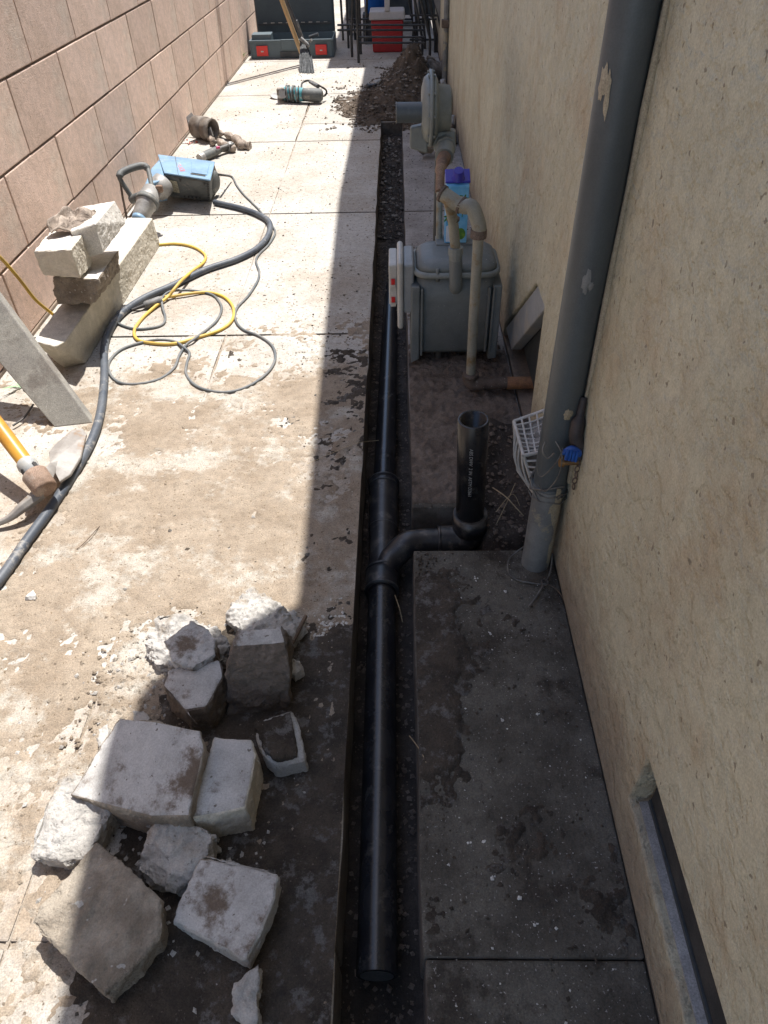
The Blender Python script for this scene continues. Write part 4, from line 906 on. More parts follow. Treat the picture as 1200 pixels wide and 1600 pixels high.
# ================================================================ PICKAXE
pk = empty('pickaxe', G(68, 748, .0), 'worn pick mattock with yellow handle resting head down by the black hose', 'pickaxe')
hc = G(66, 742, .055); h0 = G(44, 728, .085); h1 = XP(-60, 590, -1.02)
hdir = (h1 - h0).normalized()
q = MB(); q.tube([h0 - hdir * .0, h0.lerp(h1, .3), h1], [.0165, .0175, .018], 20); q.build('handle', 'handle_yellow', pk)
q = MB(); q.lathe(h0 - hdir * .036, hdir, [(0, .014), (0, .0195), (.030, .0205), (.036, .0225), (.046, .021), (.05, .018)], 24); fer = q.build('handle_ferrule', 'steel_painted', pk)
for k in range(4):
    a = k * PI / 2 + .5; uu = hdir.cross(Vector((0, 0, 1))).normalized(); ww = hdir.cross(uu)
    d = uu * math.cos(a) + ww * math.sin(a); cc = h0 - hdir * .018 + d * .0185; s_ = hdir.cross(d)
    q = MB(); q.prism([cc + s_ * .004 - hdir * .010, cc + s_ * .005 + hdir * .006, cc + hdir * .010, cc - s_ * .005 + hdir * .006, cc - s_ * .004 - hdir * .010], d * .0035); q.build('ferrule_slot', 'vent_void', fer)
q = MB(); q.lathe(h0 - hdir * .078, hdir, [(0, .019), (.002, .0245), (.006, .0265), (.040, .0275), (.050, .0280), (.052, .0265), (.052, .0225), (.03, .02)], 26); q.build('eye_socket', 'pick_rust', pk)
ec = h0 - hdir * .055
# broad adze blade
bl = [G(78, 722, .052), G(93, 752, .045), G(110, 741, .036), G(126, 714, .032), G(135, 678, .032), G(129, 669, .033), G(112, 671, .035), G(86, 694, .040), G(76, 706, .045)]
bn = Vector((0, 0, -.007)); q = MB(); q.prism(bl, bn); q.build('broad_blade', 'pick_steel', pk, bevel=.0018)
q = MB(); q.tube([ec + Vector((.0, .004, -.004)), G(80, 732, .044), G(94, 724, .036), G(108, 712, .030)], [.020, .014, .0095, .004], 4); q.build('blade_neck', 'pick_steel', pk, bevel=.002)
q = MB(); q.tube(smooth_path([ec + Vector((.0, -.004, -.004)), G(60, 772, .045), G(36, 792, .036), G(10, 812, .020), G(-40, 832, .004)], 6), [.0195 - .0150 * i / 24 for i in range(25)], 6); q.sm = [False] * len(q.sm); q.build('pick_arm', 'pick_steel', pk, bevel=.002)

# ================================================================ HOSE AND CABLES
def gp(pts, z): return [G(a, b, z if len(t) == 0 else t[0]) for a, b, *t in pts]
def cable(name, pts, r, m, label, cat, n=10, k=8, parent=None):
    P_ = smooth_path(gp(pts, r), k); base = P_[0].copy(); base.z = 0
    mb = MB(); mb.tube([p - base for p in P_] if not parent else P_, r, n); o = mb.build(name, m, parent)
    if not parent: o.location = base; tag(o, label, cat)
    return o
cable('black_hose', [(-40, 945), (0, 905), (40, 848), (82, 790), (122, 728), (146, 682), (158, 640), (163, 590), (163, 545), (170, 518), (190, 490), (225, 466), (270, 446), (320, 422), (370, 405), (402, 388), (419, 368), (421, 348), (405, 336), (378, 326), (335, 316)],
      .0112, 'hose_rubber', 'thick dusty black hose curving across the slabs to the demolition hammer', 'hose', n=16)
cy = empty('yellow_cord', G(245, 384, 0), 'yellow extension cord looping over the black hose on the slab', 'cord')
cable('cord', [(228, 386), (245, 383), (275, 381), (302, 386), (320, 398), (318, 410), (300, 424, .02), (284, 438, .032), (272, 452, .026), (262, 464, .012), (240, 481, .008), (222, 498), (210, 516), (214, 530), (236, 536), (272, 537), (310, 527), (345, 515), (363, 500), (364, 480), (350, 464), (325, 457), (295, 459, .009), (262, 464, .009), (258, 462, .009)],
      .0050, 'cord_yellow', '', '', parent=cy)
gc = empty('tool_cable', G(240, 470, 0), 'thin grey power cable lying in loops with its plug by the black hose', 'cable')
cable('cable', [(219, 480, .010), (206, 484), (185, 487), (178, 497), (188, 507), (212, 514), (240, 512), (255, 506), (258, 495), (254, 480, .010), (254, 465, .012), (268, 455, .014), (300, 454, .008), (330, 460), (343, 472), (346, 485), (338, 502), (322, 516), (303, 530, .011), (290, 540, .006), (280, 556), (272, 575), (250, 592), (215, 600), (185, 597), (170, 580), (172, 563), (190, 546), (222, 535, .005), (250, 531, .010), (274, 534, .006), (286, 542, .009), (296, 552), (292, 568), (291, 585), (305, 602), (330, 611), (362, 612), (395, 600), (420, 580), (430, 560), (425, 540), (405, 525), (380, 515), (368, 500), (370, 482), (388, 462), (402, 440), (405, 425), (400, 408), (406, 396), (420, 382), (430, 362), (418, 345), (405, 328), (392, 315), (380, 303), (370, 290), (362, 276), (345, 273)],
      .0041, 'cable_grey', '', '', parent=gc)
pl0, pl1 = G(218, 480, .012), G(252, 468, .016)
q = MB(); dv = (pl1 - pl0); q.tube([pl0 - dv * .35, pl0, pl0 + dv * .2], [.004, .0055, .007], 10); q.build('plug_sleeve', 'black_rubber', gc)
q = MB(); q.tube([pl0 + dv * .2, pl0 + dv * .3, pl0 + dv * .95, pl1], [.008, .013, .0135, .010], 8); q.build('plug_body', 'plug_grey', gc)
yc = [XP(-20, 388, -1.09), XP(0, 402, -1.09), XP(30, 436, -1.088), XP(55, 468, -1.086), XP(80, 489, -1.08), XP(84, 492, -1.07)]
b0 = yc[-1].copy(); mb = MB(); mb.tube([p - b0 for p in smooth_path(yc, 8)], .0048, 10); o = mb.build('hanging_cord', 'cord_yellow'); o.location = b0; tag(o, 'yellow cord hanging down the block wall behind the concrete stack', 'cord')

# ================================================================ DEMOLITION HAMMER
dh = empty('demolition_hammer', G(290, 318, 0), 'big blue and grey demolition hammer lying against the block wall', 'demolition hammer')
def quadbox(mb, top, bot): mb.hexa(bot + top)
tA, tB, tC, tD = G(258, 272, .130), G(328, 283, .118), G(335, 255, .118), G(248, 244, .130)
bA, bB, bC, bD = G(266, 309, .025), G(330, 314, .006), G(345, 284, .008), G(262, 275, .03)
q = MB(); quadbox(q, [tA, tB, tC, tD], [bA, bB, bC, bD]); mh = q.build('motor_housing', 'tool_grey', dh, bevel=.010, seg=3)
up = Vector((0, 0, .007)); ce = (tA + tB + tC + tD) / 4
q = MB(); q.prism([ce + (p_ - ce) * 1.03 for p_ in (tA, tB, tC, tD)], up); q.build('top_cover', 'tool_blue', dh, bevel=.004, seg=3)
def onq(u, v, h=.0075): return (tA * (1 - u) + tB * u) * (1 - v) + (tD * (1 - u) + tC * u) * v + Vector((0, 0, h))
q = MB(); q.prism([onq(.60, .18), onq(.93, .18), onq(.93, .82), onq(.60, .82)], (0, 0, .0025)); q.build('top_panel', 'tool_blue', dh, bevel=.002)
q = MB(); q.prism([onq(.58, .10), onq(.90, .10), onq(.90, .16), onq(.58, .16)], (0, 0, .001)); q.build('panel_groove', 'dark_steel', dh)
q = MB(); q.prism([onq(.30, -.02), onq(.31, -.02), onq(.31, 1.02), onq(.30, 1.02)], (0, 0, .0006)); q.build('cover_seam', 'dark_steel', dh)
def flat_text(body, size, m, parent, org, xd, yd, name='printed_text', depth=.0002):
    cu = bpy.data.curves.new(name, 'FONT'); cu.body = body; cu.size = size; cu.extrude = depth
    t = bpy.data.objects.new(name, cu); C.objects.link(t); bpy.context.view_layer.update()
    me = bpy.data.meshes.new_from_object(t.evaluated_get(bpy.context.evaluated_depsgraph_get())); bpy.data.objects.remove(t)
    me.materials.clear(); me.materials.append(MATS[m]); o = bpy.data.objects.new(name, me); C.objects.link(o)
    xd = Vector(xd).normalized(); yd = Vector(yd); yd = (yd - yd.dot(xd) * xd).normalized(); zd = xd.cross(yd); mt = Matrix.Identity(4)
    off = Vector(org) - (world_loc(parent) if parent else Vector((0, 0, 0)))
    for i in range(3): mt[i][0] = xd[i]; mt[i][1] = yd[i]; mt[i][2] = zd[i]; mt[i][3] = off[i]
    if parent: o.parent = parent; o.matrix_local = mt
    else: o.matrix_world = mt
    return o
flat_text('BOSCH', .030, 'print_red', dh, onq(.47, .22, .0078), tD - tA, tA - tB)
flat_text('GSH', .018, 'print_white', dh, onq(.40, .55, .0078), tD - tA, tA - tB)
q = MB(); 
def onf(u, v, h=-.006):
    p_ = (bA * (1 - u) + bB * u) * (1 - v) + (tA * (1 - u) + tB * u) * v; nn_ = (bB - bA).cross(tA - bA).normalized()
    if nn_.y > 0: nn_ = -nn_
    return p_ + nn_ * -h
q.prism([onf(.10, .32), onf(.27, .30), onf(.25, .80), onf(.08, .82)], (0, -.0012, 0)); q.build('rating_label', 'label_print', mh)
for k in range(9):   # cooling slots at the tail
    u = .93 + 0; v = .10 + k * .095; q = MB(); q.prism([onf(u, v), onf(u + .05, v), onf(u + .05, v + .05), onf(u, v + .05)], (0, -.002, 0)); q.build('vent_slot', 'vent_void', mh)
tl = (tB + bB + tC + bC) / 4; axd = (tl - (tA + bA + tD + bD) / 4).normalized()
q = MB(); q.lathe(tl - axd * .006, axd, [(0, .046), (.012, .044), (.020, .034), (.022, .01)], 24); q.build('tail_cap', 'tool_grey', dh)
q = MB(); q.tube([G(333, 272, .09), G(345, 273, .085), G(362, 276, .02)], [.006, .005, .0032], 10); q.build('cord_sleeve', 'dark_steel', dh)
gA, gB, gC, gD = G(224, 291, .13), G(258, 279, .132), G(250, 246, .132), G(236, 262, .132)
q = MB(); quadbox(q, [gA, gB, gC, gD], [G(228, 318, .06), G(262, 315, .03), G(262, 280, .03), G(240, 285, .05)]); q.build('gear_case', 'tool_blue', dh, bevel=.008, seg=3)
hd = G(251, 290, .10)
q = MB(); q.lathe(hd + Vector((.02, .02, .012)), Vector((-.45, -.55, -.35)), [(0, .030), (.01, .045), (.05, .047), (.07, .038), (.075, .02)], 24); q.build('gear_head', 'dusty_metal', dh)
q = MB(); q.box((-.016, -.012, -.016), (.016, .012, .016), None); 
for i, v in enumerate(q.v): q.v[i] = tuple(Vector(v) * .8 + YP(249, 295, 2.82))
q.build('side_lug', 'pick_rust', dh, bevel=.004)
nz0, nz1 = YP(236, 302, 2.82), YP(217, 344, 2.70)
nd = (nz1 - nz0)
q = MB(); q.lathe(nz0 - nd * .1, nd, [(0, .034), (nd.length * .35, .040), (nd.length * .5, .041), (nd.length * .55, .036), (nd.length * .95, .031), (nd.length * 1.0, .027), (nd.length * 1.08, .026), (nd.length * 1.08, .012)], 26); q.build('tool_chuck', 'dusty_metal', dh)
q = MB(); q.lathe(nz0 + nd * .25, nd, [(0, .036), (0, .0435), (.022, .0435), (.022, .036)], 26); q.build('chuck_ring', 'tool_grey', dh)
q = MB(); q.lathe(nz0 + nd * .93, nd, [(0, .026), (.0, .028), (.012, .027), (.02, .020)], 22); q.build('chuck_tip', 'tool_blue', dh)
hp = [YP(207, 310, 2.84), YP(190, 284, 2.84), YP(187, 276, 2.84), YP(190, 270, 2.86), YP(205, 263, 2.90), YP(222, 259, 2.93), YP(230, 263, 2.93), YP(234, 275, 2.90), YP(238, 298, 2.84)]
q = MB(); q.tube(smooth_path(hp, 6), [.009] * 12 + [.0135] * 25 + [.009] * 12, 14); q.build('loop_handle', 'tool_grey', dh)
q = MB(); q.tube(smooth_path([YP(205, 312, 2.84), YP(220, 306, 2.83), YP(238, 300, 2.83)], 4), .016, 10); q.build('handle_clamp', 'tool_grey', dh)
q = MB(); q.tube([YP(187, 278, 2.84), YP(192, 310, 2.86), YP(199, 345, 2.90)], .0045, 8); q.tube([YP(199, 345, 2.90), YP(212, 325, 2.86)], .0045, 8); q.build('stand_bar', 'rust_dull', dh)

for k in range(5):
    q = MB(); u = .36 + k * .09; q.prism([onf(u, .12), onf(u + .03, .12), onf(u + .03, .20), onf(u, .20)], (0, -.002, 0)); q.build('side_slot', 'vent_void', mh)
q = MB(); q.prism([onf(.0, .955), onf(.99, .955), onf(.99, .985), onf(.0, .985)], (0, -.002, 0)); q.build('housing_seam', 'dark_steel', mh)
for u, v in ((.33, .86), (.62, .10), (.88, .86)):
    q = MB(); q.lathe(onf(u, v), (0, -1, 0), [(0, .005), (.003, .005), (.0035, .003)], 8); q.build('screw_head', 'dark_steel', mh)
# ================================================================ THINGS BEYOND THE HAMMER
# small angle drill
ad = empty('angle_drill', G(345, 240, 0), 'small black and silver cordless tool lying beside the coiled rag', 'power tool')
a0, a1, a2 = G(317, 245, .022), G(342, 234, .026), G(358, 229, .026)
q = MB(); q.tube([a0, a0.lerp(a1, .6), a1], [.020, .021, .018], 16); q.build('tool_grip', 'tool_grey', ad)
q = MB(); q.tube([a0 + (a0 - a1) * .22, a0 + (a1 - a0) * .02], [.019, .021], 16); q.build('battery_cap', 'dusty_metal', ad)
q = MB(); q.tube([a1, a2], [.014, .017], 14); q.build('tool_neck', 'dark_steel', ad)
q = MB(); q.lathe(a2 + Vector((-.004, 0, -.022)), (.5, 0, 1), [(0, .016), (.01, .021), (.035, .021), (.044, .014)], 18); q.build('gear_head', 'dusty_metal', ad)
q = MB(); q.lathe(a2 + Vector((.012, -.004, 0)), (1, -.2, 0), [(0, .02), (.012, .018), (.016, .010)], 18); q.build('chuck', 'dark_steel', ad)
q = MB(); q.tube([G(338, 231, .046), G(343, 230, .046)], .006, 8); q.build('trigger', 'magenta', ad)
# coiled rag strip
q = MB(); pr = smooth_path([G(366, 233, .018), G(354, 229, .02), G(343, 222, .018), (G(332, 221, .02)), G(328, 213, .022), G(336, 208, .022), G(352, 210, .02), G(368, 218, .02), G(378, 226, .02), G(391, 229, .014)], 8)
rr = random.Random(3); base = G(360, 222, 0); q.tube([p + Vector((0, 0, rr.uniform(-.002, .002))) - base for p in pr], [.013 + .006 * math.sin(i * .9) + rr.uniform(-.002, .002) + (.008 if i > 55 else 0) for i in range(len(pr))], 14)
o = q.build('rag_strip', 'rag_cloth'); o.location = base; tag(o, 'twisted light brown rag strip curled on the slab behind the small tool', 'rag')
# iron coupling against the wall
ic = empty('pipe_coupling', G(328, 206, 0), 'rusty dark iron pipe coupling lying at the foot of the block wall', 'pipe fitting')
c0 = G(333, 203, .055)
def annulus(mb, c, ax, r0, r1, L_, n=28): mb.lathe(c, ax, [(0, r0), (0, r1), (L_, r1), (L_, r0), (0, r0)], n)
q = MB(); annulus(q, c0 + Vector((-.045, .02, 0)), (.9, -.45, .0), .044, .053, .05); q.build('coupling_ring', 'iron_fitting', ic)
q = MB(); annulus(q, c0 + Vector((-.105, .07, 0)), (.85, -.5, 0), .042, .054, .075); q.build('coupling_band', 'iron_fitting', ic)
q = MB(); q.prism([c0 + Vector(v) for v in ((-.02, -.02, -.05), (.0, -.03, -.02), (-.01, -.02, .02), (-.035, -.005, .0))], (.004, .004, 0)); q.build('clamp_tongue', 'dusty_metal', ic, bevel=.001)
q = MB(); g = G(305, 212, .0); q.add([g + Vector(v) for v in ((-.03, 0, .09), (.0, .01, .11), (.045, -.02, .06), (.04, -.05, .01), (.02, -.06, -.0), (-.02, -.03, .03))], [(0, 1, 2, 3), (0, 3, 4, 5)]); base = g.copy()
q.v = [tuple(Vector(v) - base) for v in q.v]; o = q.build('torn_wrapper', 'pale_leaf' if 0 else 'dusty_metal'); o.location = base; md = o.modifiers.new('s', 'SOLIDIFY'); md.thickness = .002; tag(o, 'torn pale plastic wrapper leaning at the wall foot before the iron coupling', 'wrapper')
def redb(rnd):
    g = G(rnd.uniform(288, 310), rnd.uniform(218, 226)); return (g.x, g.y, .002)
crumbs('red_scraps', 18, redb, .003, .009, 'red_bit', seed=31)

# grinder
gn = empty('angle_grinder', G(465, 150, 0), 'teal angle grinder wrapped in its black cord on the sunny slab', 'grinder')
def ln(a, b, t): return a.lerp(b, t)
g0, g1, g2 = G(446, 146, .045), G(475, 148, .045), G(500, 149, .042)
q = MB(); q.lathe(G(436, 151, .006), (.15, -.1, 1), [(0, .055), (.002, .0555), (.004, .053)], 32); q.build('cutting_disc', 'dusty_metal', gn)
q = MB(); q.tube([G(441, 150, .012), G(442, 146, .055)], [.030, .026], 14); q.build('gear_head', 'dusty_metal', gn)
q = MB(); q.box((-.028, -.02, -.018), (.02, .02, .018)); q.v = [tuple(Vector(v) + G(440, 143, .06)) for v in q.v]; q.build('disc_guard', 'iron_fitting', gn, bevel=.005)
q = MB(); q.tube([g0, g1], [.038, .036], 20); q.build('front_body', 'teal_plastic', gn)
q = MB(); q.tube([g1 + (g1 - g0) * -.1, g1.lerp(g2, .4), g2, g2 + (g2 - g1) * .15], [.034, .037, .036, .026], 20); q.build('rear_body', 'tool_grey', gn)
for k in range(7):
    cc = g0.lerp(g1, .05 + k * .11); q = MB()
    q.tube([cc + Vector((.004 * math.sin(k * 2 + a), math.cos(a) * (.043 + .003 * math.sin(k)), math.sin(a) * .043)) for a in [i * 2 * PI / 16 for i in range(17)]], .0042, 6); q.build('cord_coil', 'cable_grey' if k % 2 else 'dark_steel', gn)
q = MB(); q.tube(smooth_path([G(471, 141, .07), G(472, 130, .07), G(481, 126, .08), G(490, 129, .08), G(503, 136, .08), G(510, 142, .05), G(508, 149, .03), G(500, 150, .03)], 6), .0058, 8); q.build('looped_cord', 'dark_steel', gn)
q = MB(); q.tube([G(484, 128, .085), G(497, 135, .08)], [.0085, .012], 8); q.build('cord_plug', 'plug_grey', gn)

# broom and poles
bm_ = empty('broom', G(482, 112, 0), 'broom standing on worn grey bristles with a wooden handle leaning back', 'broom')
b0_ = YP(472, 86, 5.98); t0_ = b0_ + Vector((-.30, -.205, 1)) * .42
q = MB(); q.tube([b0_, t0_, b0_ + (t0_ - b0_) * 3.2], .0155, 12); q.build('wooden_handle', 'pole_wood', bm_)
hd_ = YP(477, 70, 5.90)
rr = random.Random(8); 
for grp in range(6):
    q = MB()
    for k in range(22):
        a = rr.uniform(-1, 1); b = rr.uniform(-1, 1); u = (grp + rr.random()) / 6
        top = hd_ + Vector((-.035 + .05 * u, b * .012, 0)); g = G(468 + 23 * u, 113 + 1.5 * a, .002) + Vector((0, b * .01, 0))
        q.tube([top, top.lerp(g, .5) + Vector((rr.uniform(-.006, .01), 0, .0)), g], .0022, 4, caps=False)
    q.build('bristle_tuft', 'bristle', bm_, fixn=False)
q = MB(); q.tube([hd_ + Vector((.0, 0, -.01)), YP(487, 62, 5.84)], .009, 8); q.tube([YP(470, 60, 5.87), YP(483, 72, 5.85)], .014, 8); q.build('head_clamp', 'plug_grey', bm_)
pb = empty('black_pole', G(486, 100, 0), 'thin black pole with a grey sleeve leaning beside the broom handle', 'pole')
q = MB(); p0 = YP(473, 64, 5.95); p1 = p0 + Vector((-.33, -.24, 1)) * .42; q.tube([p0, p1, p0 + (p1 - p0) * 3.2], .012, 10); q.build('pole_shaft', 'pole_black', pb)
q = MB(); q.tube([p0.lerp(p1, .3) + Vector((.012, 0, 0)), p0 + Vector((.008, 0, -.01))], .010, 8); q.build('pole_sleeve', 'plug_grey', pb)
q = MB(); q.tube([YP(470, 62, 5.90), G(470, 102, .01)], .0075, 8); q.build('pole_foot', 'pole_black', pb)
q = MB(); q.lathe(p0.lerp(p1, .72), (p1 - p0), [(0, .013), (0, .017), (.03, .017), (.03, .013)], 12); q.build('red_collar', 'red_plastic', pb)

# tool case
BY = 6.20
tc_ = empty('tool_case', (-.785, BY + .1, 0), 'open dark tool case with red latches and its lid raised', 'tool case')
xl, xr_ = -1.092, -.470
q = MB()
W_ = .010; D_ = .32; H_ = .118
for bx in (((xl + .010, BY, 0), (xr_ - .010, BY + W_, H_)), ((xl + .010, BY + D_ - W_, 0), (xr_ - .010, BY + D_, H_)), ((xl, BY + .004, 0), (xl + W_, BY + D_, H_)), ((xr_ - W_, BY + .004, 0), (xr_, BY + D_, H_)), ((xl + .01, BY + .01, .0), (xr_ - .01, BY + D_ - .01, .01))): q.box(*bx)
q.build('case_tub', 'case_rim', tc_, bevel=.003)
q = MB(); q.box((xl - .004, BY - .008, H_ - .012), (xr_ + .004, BY + .006, H_)); q.build('front_rim', 'case_rim', tc_, bevel=.002)
q = MB(); q.box((xl + .22, BY - .006, .008), (xl + .40, BY - .001, .045)); q.build('handle_recess', 'dark_plastic', tc_, bevel=.002)
q = MB(); q.box((xl + .235, BY - .014, .055), (xl + .385, BY - .004, H_ + .004)); q.build('carry_handle', 'case_rim', tc_, bevel=.004)
for x in (xl + .048, xr_ - .135):
    l_ = MB(); l_.box((x, BY - .016, .020), (x + .085, BY - .0085, .085)); lo = l_.build('latch', 'bright_red', tc_, bevel=.003)
    lo2 = MB(); lo2.box((x + .006, BY - .019, .026), (x + .079, BY - .0165, .034)); lo2.build('latch_lip', 'bright_red', lo, bevel=.001)
    lo3 = MB(); lo3.box((x + .033, BY - .020, .046), (x + .052, BY - .0165, .054)); lo3.build('latch_clip', 'cooler_white', lo, bevel=.001)
LY = BY + D_ + .01
q = MB(); q.box((xl + .012, LY, .10), (xr_ - .008, LY + .075, .60)); lid_ = q.build('lid_shell', 'case_shell', tc_, bevel=.02, seg=3)
q = MB(); q.box((xl + .03, LY - .012, .165), (xr_ - .028, LY - .001, .178)); q.build('lid_hinge_bar', 'dark_plastic', tc_)
for k in range(9):
    if k in (4,): continue
    q = MB(); q.box((xl + .07 + k * .058, LY - .016, .178), (xl + .098 + k * .058, LY - .0125, .183)); q.build('hinge_pin', 'white_plastic', lid_)
q = MB(); q.box((xl + .015, BY + .03, .085), (xl + .16, BY + .14, .150)); q.build('inner_tray', 'case_rim', tc_, bevel=.004)
q = MB(); q.tube([(xr_ - .18, BY + .05, .12), (xr_ - .11, BY + .04, .14)], .014, 10); q.build('spare_roller', 'dark_plastic', tc_)

# weeds
def weed(name, c, n, h, seed, m, label, sp=.5):
    rnd = random.Random(seed); q = MB()
    for k in range(n):
        a = rnd.uniform(0, 2 * PI); L_ = h * rnd.uniform(.5, 1.1); d = Vector((math.cos(a) * sp, math.sin(a) * sp, 1)).normalized(); s = Vector((-math.sin(a), math.cos(a), 0)) * h * rnd.uniform(.05, .1)
        m1_ = d * L_ * .55; m2_ = d * L_ + Vector((math.cos(a), math.sin(a), -.4)) * L_ * .3
        q.add([(0, 0, 0), m1_ + s, m2_, m1_ - s], [(0, 1, 2, 3)])
    o = q.build(name, m, fixn=False); o.location = c; return tag(o, label, 'plant')
weed('weed', G(377, 96, 0), 26, .085, 4, 'weed', 'small bright green weed growing at the foot of the wall near the tool case')
weed('dry_weed', G(36, 606, 0), 16, .05, 5, 'pale_leaf', 'pale wilted leaves between the block wall and the leaning post', sp=1.4)

# ---- cooler, chairs, boards, bucket
co = empty('drinks_cooler', (-.07, 6.42, 0), 'red drinks cooler with a white lid and handle behind the black metal bars', 'cooler')
def tapbox(mb, x0, x1, y0, y1, z0, z1, e): mb.hexa([(x0 + e, y0 + e, z0), (x1 - e, y0 + e, z0), (x1 - e, y1 - e, z0), (x0 + e, y1 - e, z0), (x0, y0, z1), (x1, y0, z1), (x1, y1, z1), (x0, y1, z1)])
q = MB(); tapbox(q, -.192, .050, 6.33, 6.52, 0, .205, .010); q.build('cooler_body', 'cooler_red', co, bevel=.012, seg=3)
q = MB(); tapbox(q, -.200, .058, 6.32, 6.53, .207, .262, -.006); q.build('cooler_lid', 'cooler_white', co, bevel=.010, seg=3)
q = MB(); q.box((-.088, 6.312, .262), (-.050, 6.332, .46)); q.build('cooler_handle', 'cooler_white', co, bevel=.004)
bu = empty('blue_bucket', (-.16, 6.85, 0), 'bright blue plastic tub standing behind the cooler', 'tub')
q = MB(); q.lathe((-.165, 6.85, .19), (0, 0, 1), [(0, .08), (.24, .105), (.245, .11)], 28); q.build('bucket_body', 'blue_plastic', bu)
q = MB(); q.box((-.27, 6.77, .0), (-.06, 6.93, .185)); q.build('bucket_stand', 'dark_plastic', bu, bevel=.005)
CG_ = 'black metal patio chairs folded together round the cooler'
def chair_frame(px0, px1, rails, legs, y, label):
    r = empty('metal_chair', YP((px0 + px1) / 2, 60, y), label, 'chair', CG_); r.location.z = 0
    for py in rails:
        q = MB(); q.tube([YP(px0, py, y), YP(px1, py, y)], .0070, 8); q.build('rail', 'chair_metal', r)
    for (lx, lt, yy) in legs:
        foot = YP(lx, 60, yy); top = YP(lt, -40, yy)
        q = MB(); q.tube([(foot.x, yy, .0), foot, top], .0095, 8); q.build('leg', 'chair_metal', r)
    return r
chair_frame(527, 664, (39, 47), ((549, 552, 6.20), (660, 640, 6.22), (536, 530, 6.9), (563, 560, 6.3), (652, 646, 6.5)), 6.20, 'folded black metal chair whose two upper rails cross in front of the cooler lid')
chair_frame(558, 664, (58, 67), ((559, 556, 5.98), (672, 648, 6.05), (580, 574, 6.95)), 6.0, 'folded black metal chair whose two lower rails cross in front of the red cooler body')
chair_frame(540, 690, (30, -10), ((544, 540, 6.55), (684, 662, 6.3), (590, 596, 7.2), (572, 574, 6.7), (555, 548, 6.9)), 6.6, 'folded black metal chair standing behind the cooler with only legs and top rail in sight')
chair_frame(640, 694, (62, 24), ((692, 672, 6.1), (650, 632, 6.6), (645, 655, 6.7), (680, 668, 6.3), (664, 654, 6.45), (672, 660, 6.8)), 6.4, 'folded black metal chair leaning nearest the house wall')
pn = MB(); a, b = G(695, 76, 0), 0
tag((lambda q: (q.hexa([YP(700, 74, 6.0), YP(707, 76, 6.0), YP(709, 76, 6.12), YP(702, 74, 6.12), YP(669, -30, 6.1), YP(684, -30, 6.1), YP(686, -30, 6.16), YP(671, -30, 6.16)]), q.build('grey_board', 'grey_board'))[1])(MB()), 'grey weathered board leaning upright between the chairs and the house wall', 'board')
tag((lambda q: (q.hexa([YP(646, 34, 6.5), YP(655, 32, 6.5), YP(656, 32, 6.53), YP(647, 34, 6.53), YP(642, -30, 6.6), YP(650, -30, 6.6), YP(651, -30, 6.63), YP(643, -30, 6.63)]), q.build('white_slat', 'cooler_white'))[1])(MB()), 'narrow pale slat standing among the black chair legs', 'board')
for k, (px, pt, y, lb) in enumerate(((712, 688, 6.15, 'thin black upright bar left of the brown post by the wall'), (718, 697, 6.3, 'dark brown square post standing against the house wall corner'))):
    q = MB(); ft = YP(px, 84, y); tp = YP(pt, -60, y + .1); s_ = .012 + .012 * k
    q.hexa([(ft.x - s_, y - s_, 0), (ft.x + s_, y - s_, 0), (ft.x + s_, y + s_, 0), (ft.x - s_, y + s_, 0), (tp.x - s_, y + .1 - s_, tp.z), (tp.x + s_, y + .1 - s_, tp.z), (tp.x + s_, y + .1 + s_, tp.z), (tp.x - s_, y + .1 + s_, tp.z)])
    tag(q.build(('black_bar', 'brown_post')[k], ('chair_metal', 'fence_wood')[k]), lb, ('bar', 'post')[k])
bq = empty('black_bin', (-.36, 7.0, 0), 'dark plastic bin standing behind the open tool case and the chairs', 'bin')
q = MB(); tapbox(q, -.42, -.30, 7.1, 7.25, 0.05, .9, .02); q.build('bin_body', 'dark_plastic', bq, bevel=.01)
for x in (-.40, -.32):
    q = MB(); q.box((x - .01, 7.12, 0), (x + .01, 7.22, .052)); q.build('bin_foot', 'dark_plastic', bq)
q = MB(); q.box((-.43, 7.09, .9), (-.29, 7.26, .93)); q.build('bin_lid', 'dark_plastic', bq, bevel=.005)
sb_ = empty('dark_backdrop', (.0, 7.6, 0), 'added dark bench far behind the patio chairs', 'backdrop')  # dark mass put in to cover bright ground behind the chairs
q = MB(); tapbox(q, -.30, .75, 7.5, 7.9, .08, .85, .02); q.build('backdrop_body', 'dark_plastic', sb_, bevel=.01)
for x in (-.25, .68):
    q = MB(); q.box((x - .03, 7.54, 0), (x + .03, 7.84, .082)); q.build('backdrop_foot', 'dark_plastic', sb_)
q = MB(); q.box((-.34, 7.46, .852), (.80, 7.94, .89)); q.build('backdrop_lid', 'fence_wood', sb_, bevel=.005)
# ---- rocks along the far wall
FG = 'rubble pieces beside the dirt mound at the house wall'
def frock(px, py, z, r, m, label, seed, sq=(1, 1, .8)):
    c = G(px, py, z); rnd = random.Random(seed)
    P_ = [c + Vector((rnd.uniform(-1, 1) * r * sq[0], rnd.uniform(-1, 1) * r * sq[1], rnd.uniform(-1, 1) * r * sq[2])) for _ in range(12)]
    for p_ in P_: p_.x = min(p_.x, WALLX - .012)
    return rock('rubble_stone', P_, m, label, 'stone', FG, size=.02, amp=.006, seed=seed)
frock(675, 205 + 22, .05, .085, 'chunk_dirty', 'tan broken lump on the slab just under the gas regulator', 51)
frock(716, 165, .04, .085, 'chunk_dirty', 'rounded tan stone at the wall right of the regulator disc', 52)
frock(714, 195, .03, .075, 'chunk_smooth', 'pale grey stone at the wall low beside the regulator body', 53)
frock(688, 112, .07, .10, 'chunk_dark', 'large dark grey stone on the mound crest touching the wall', 54)
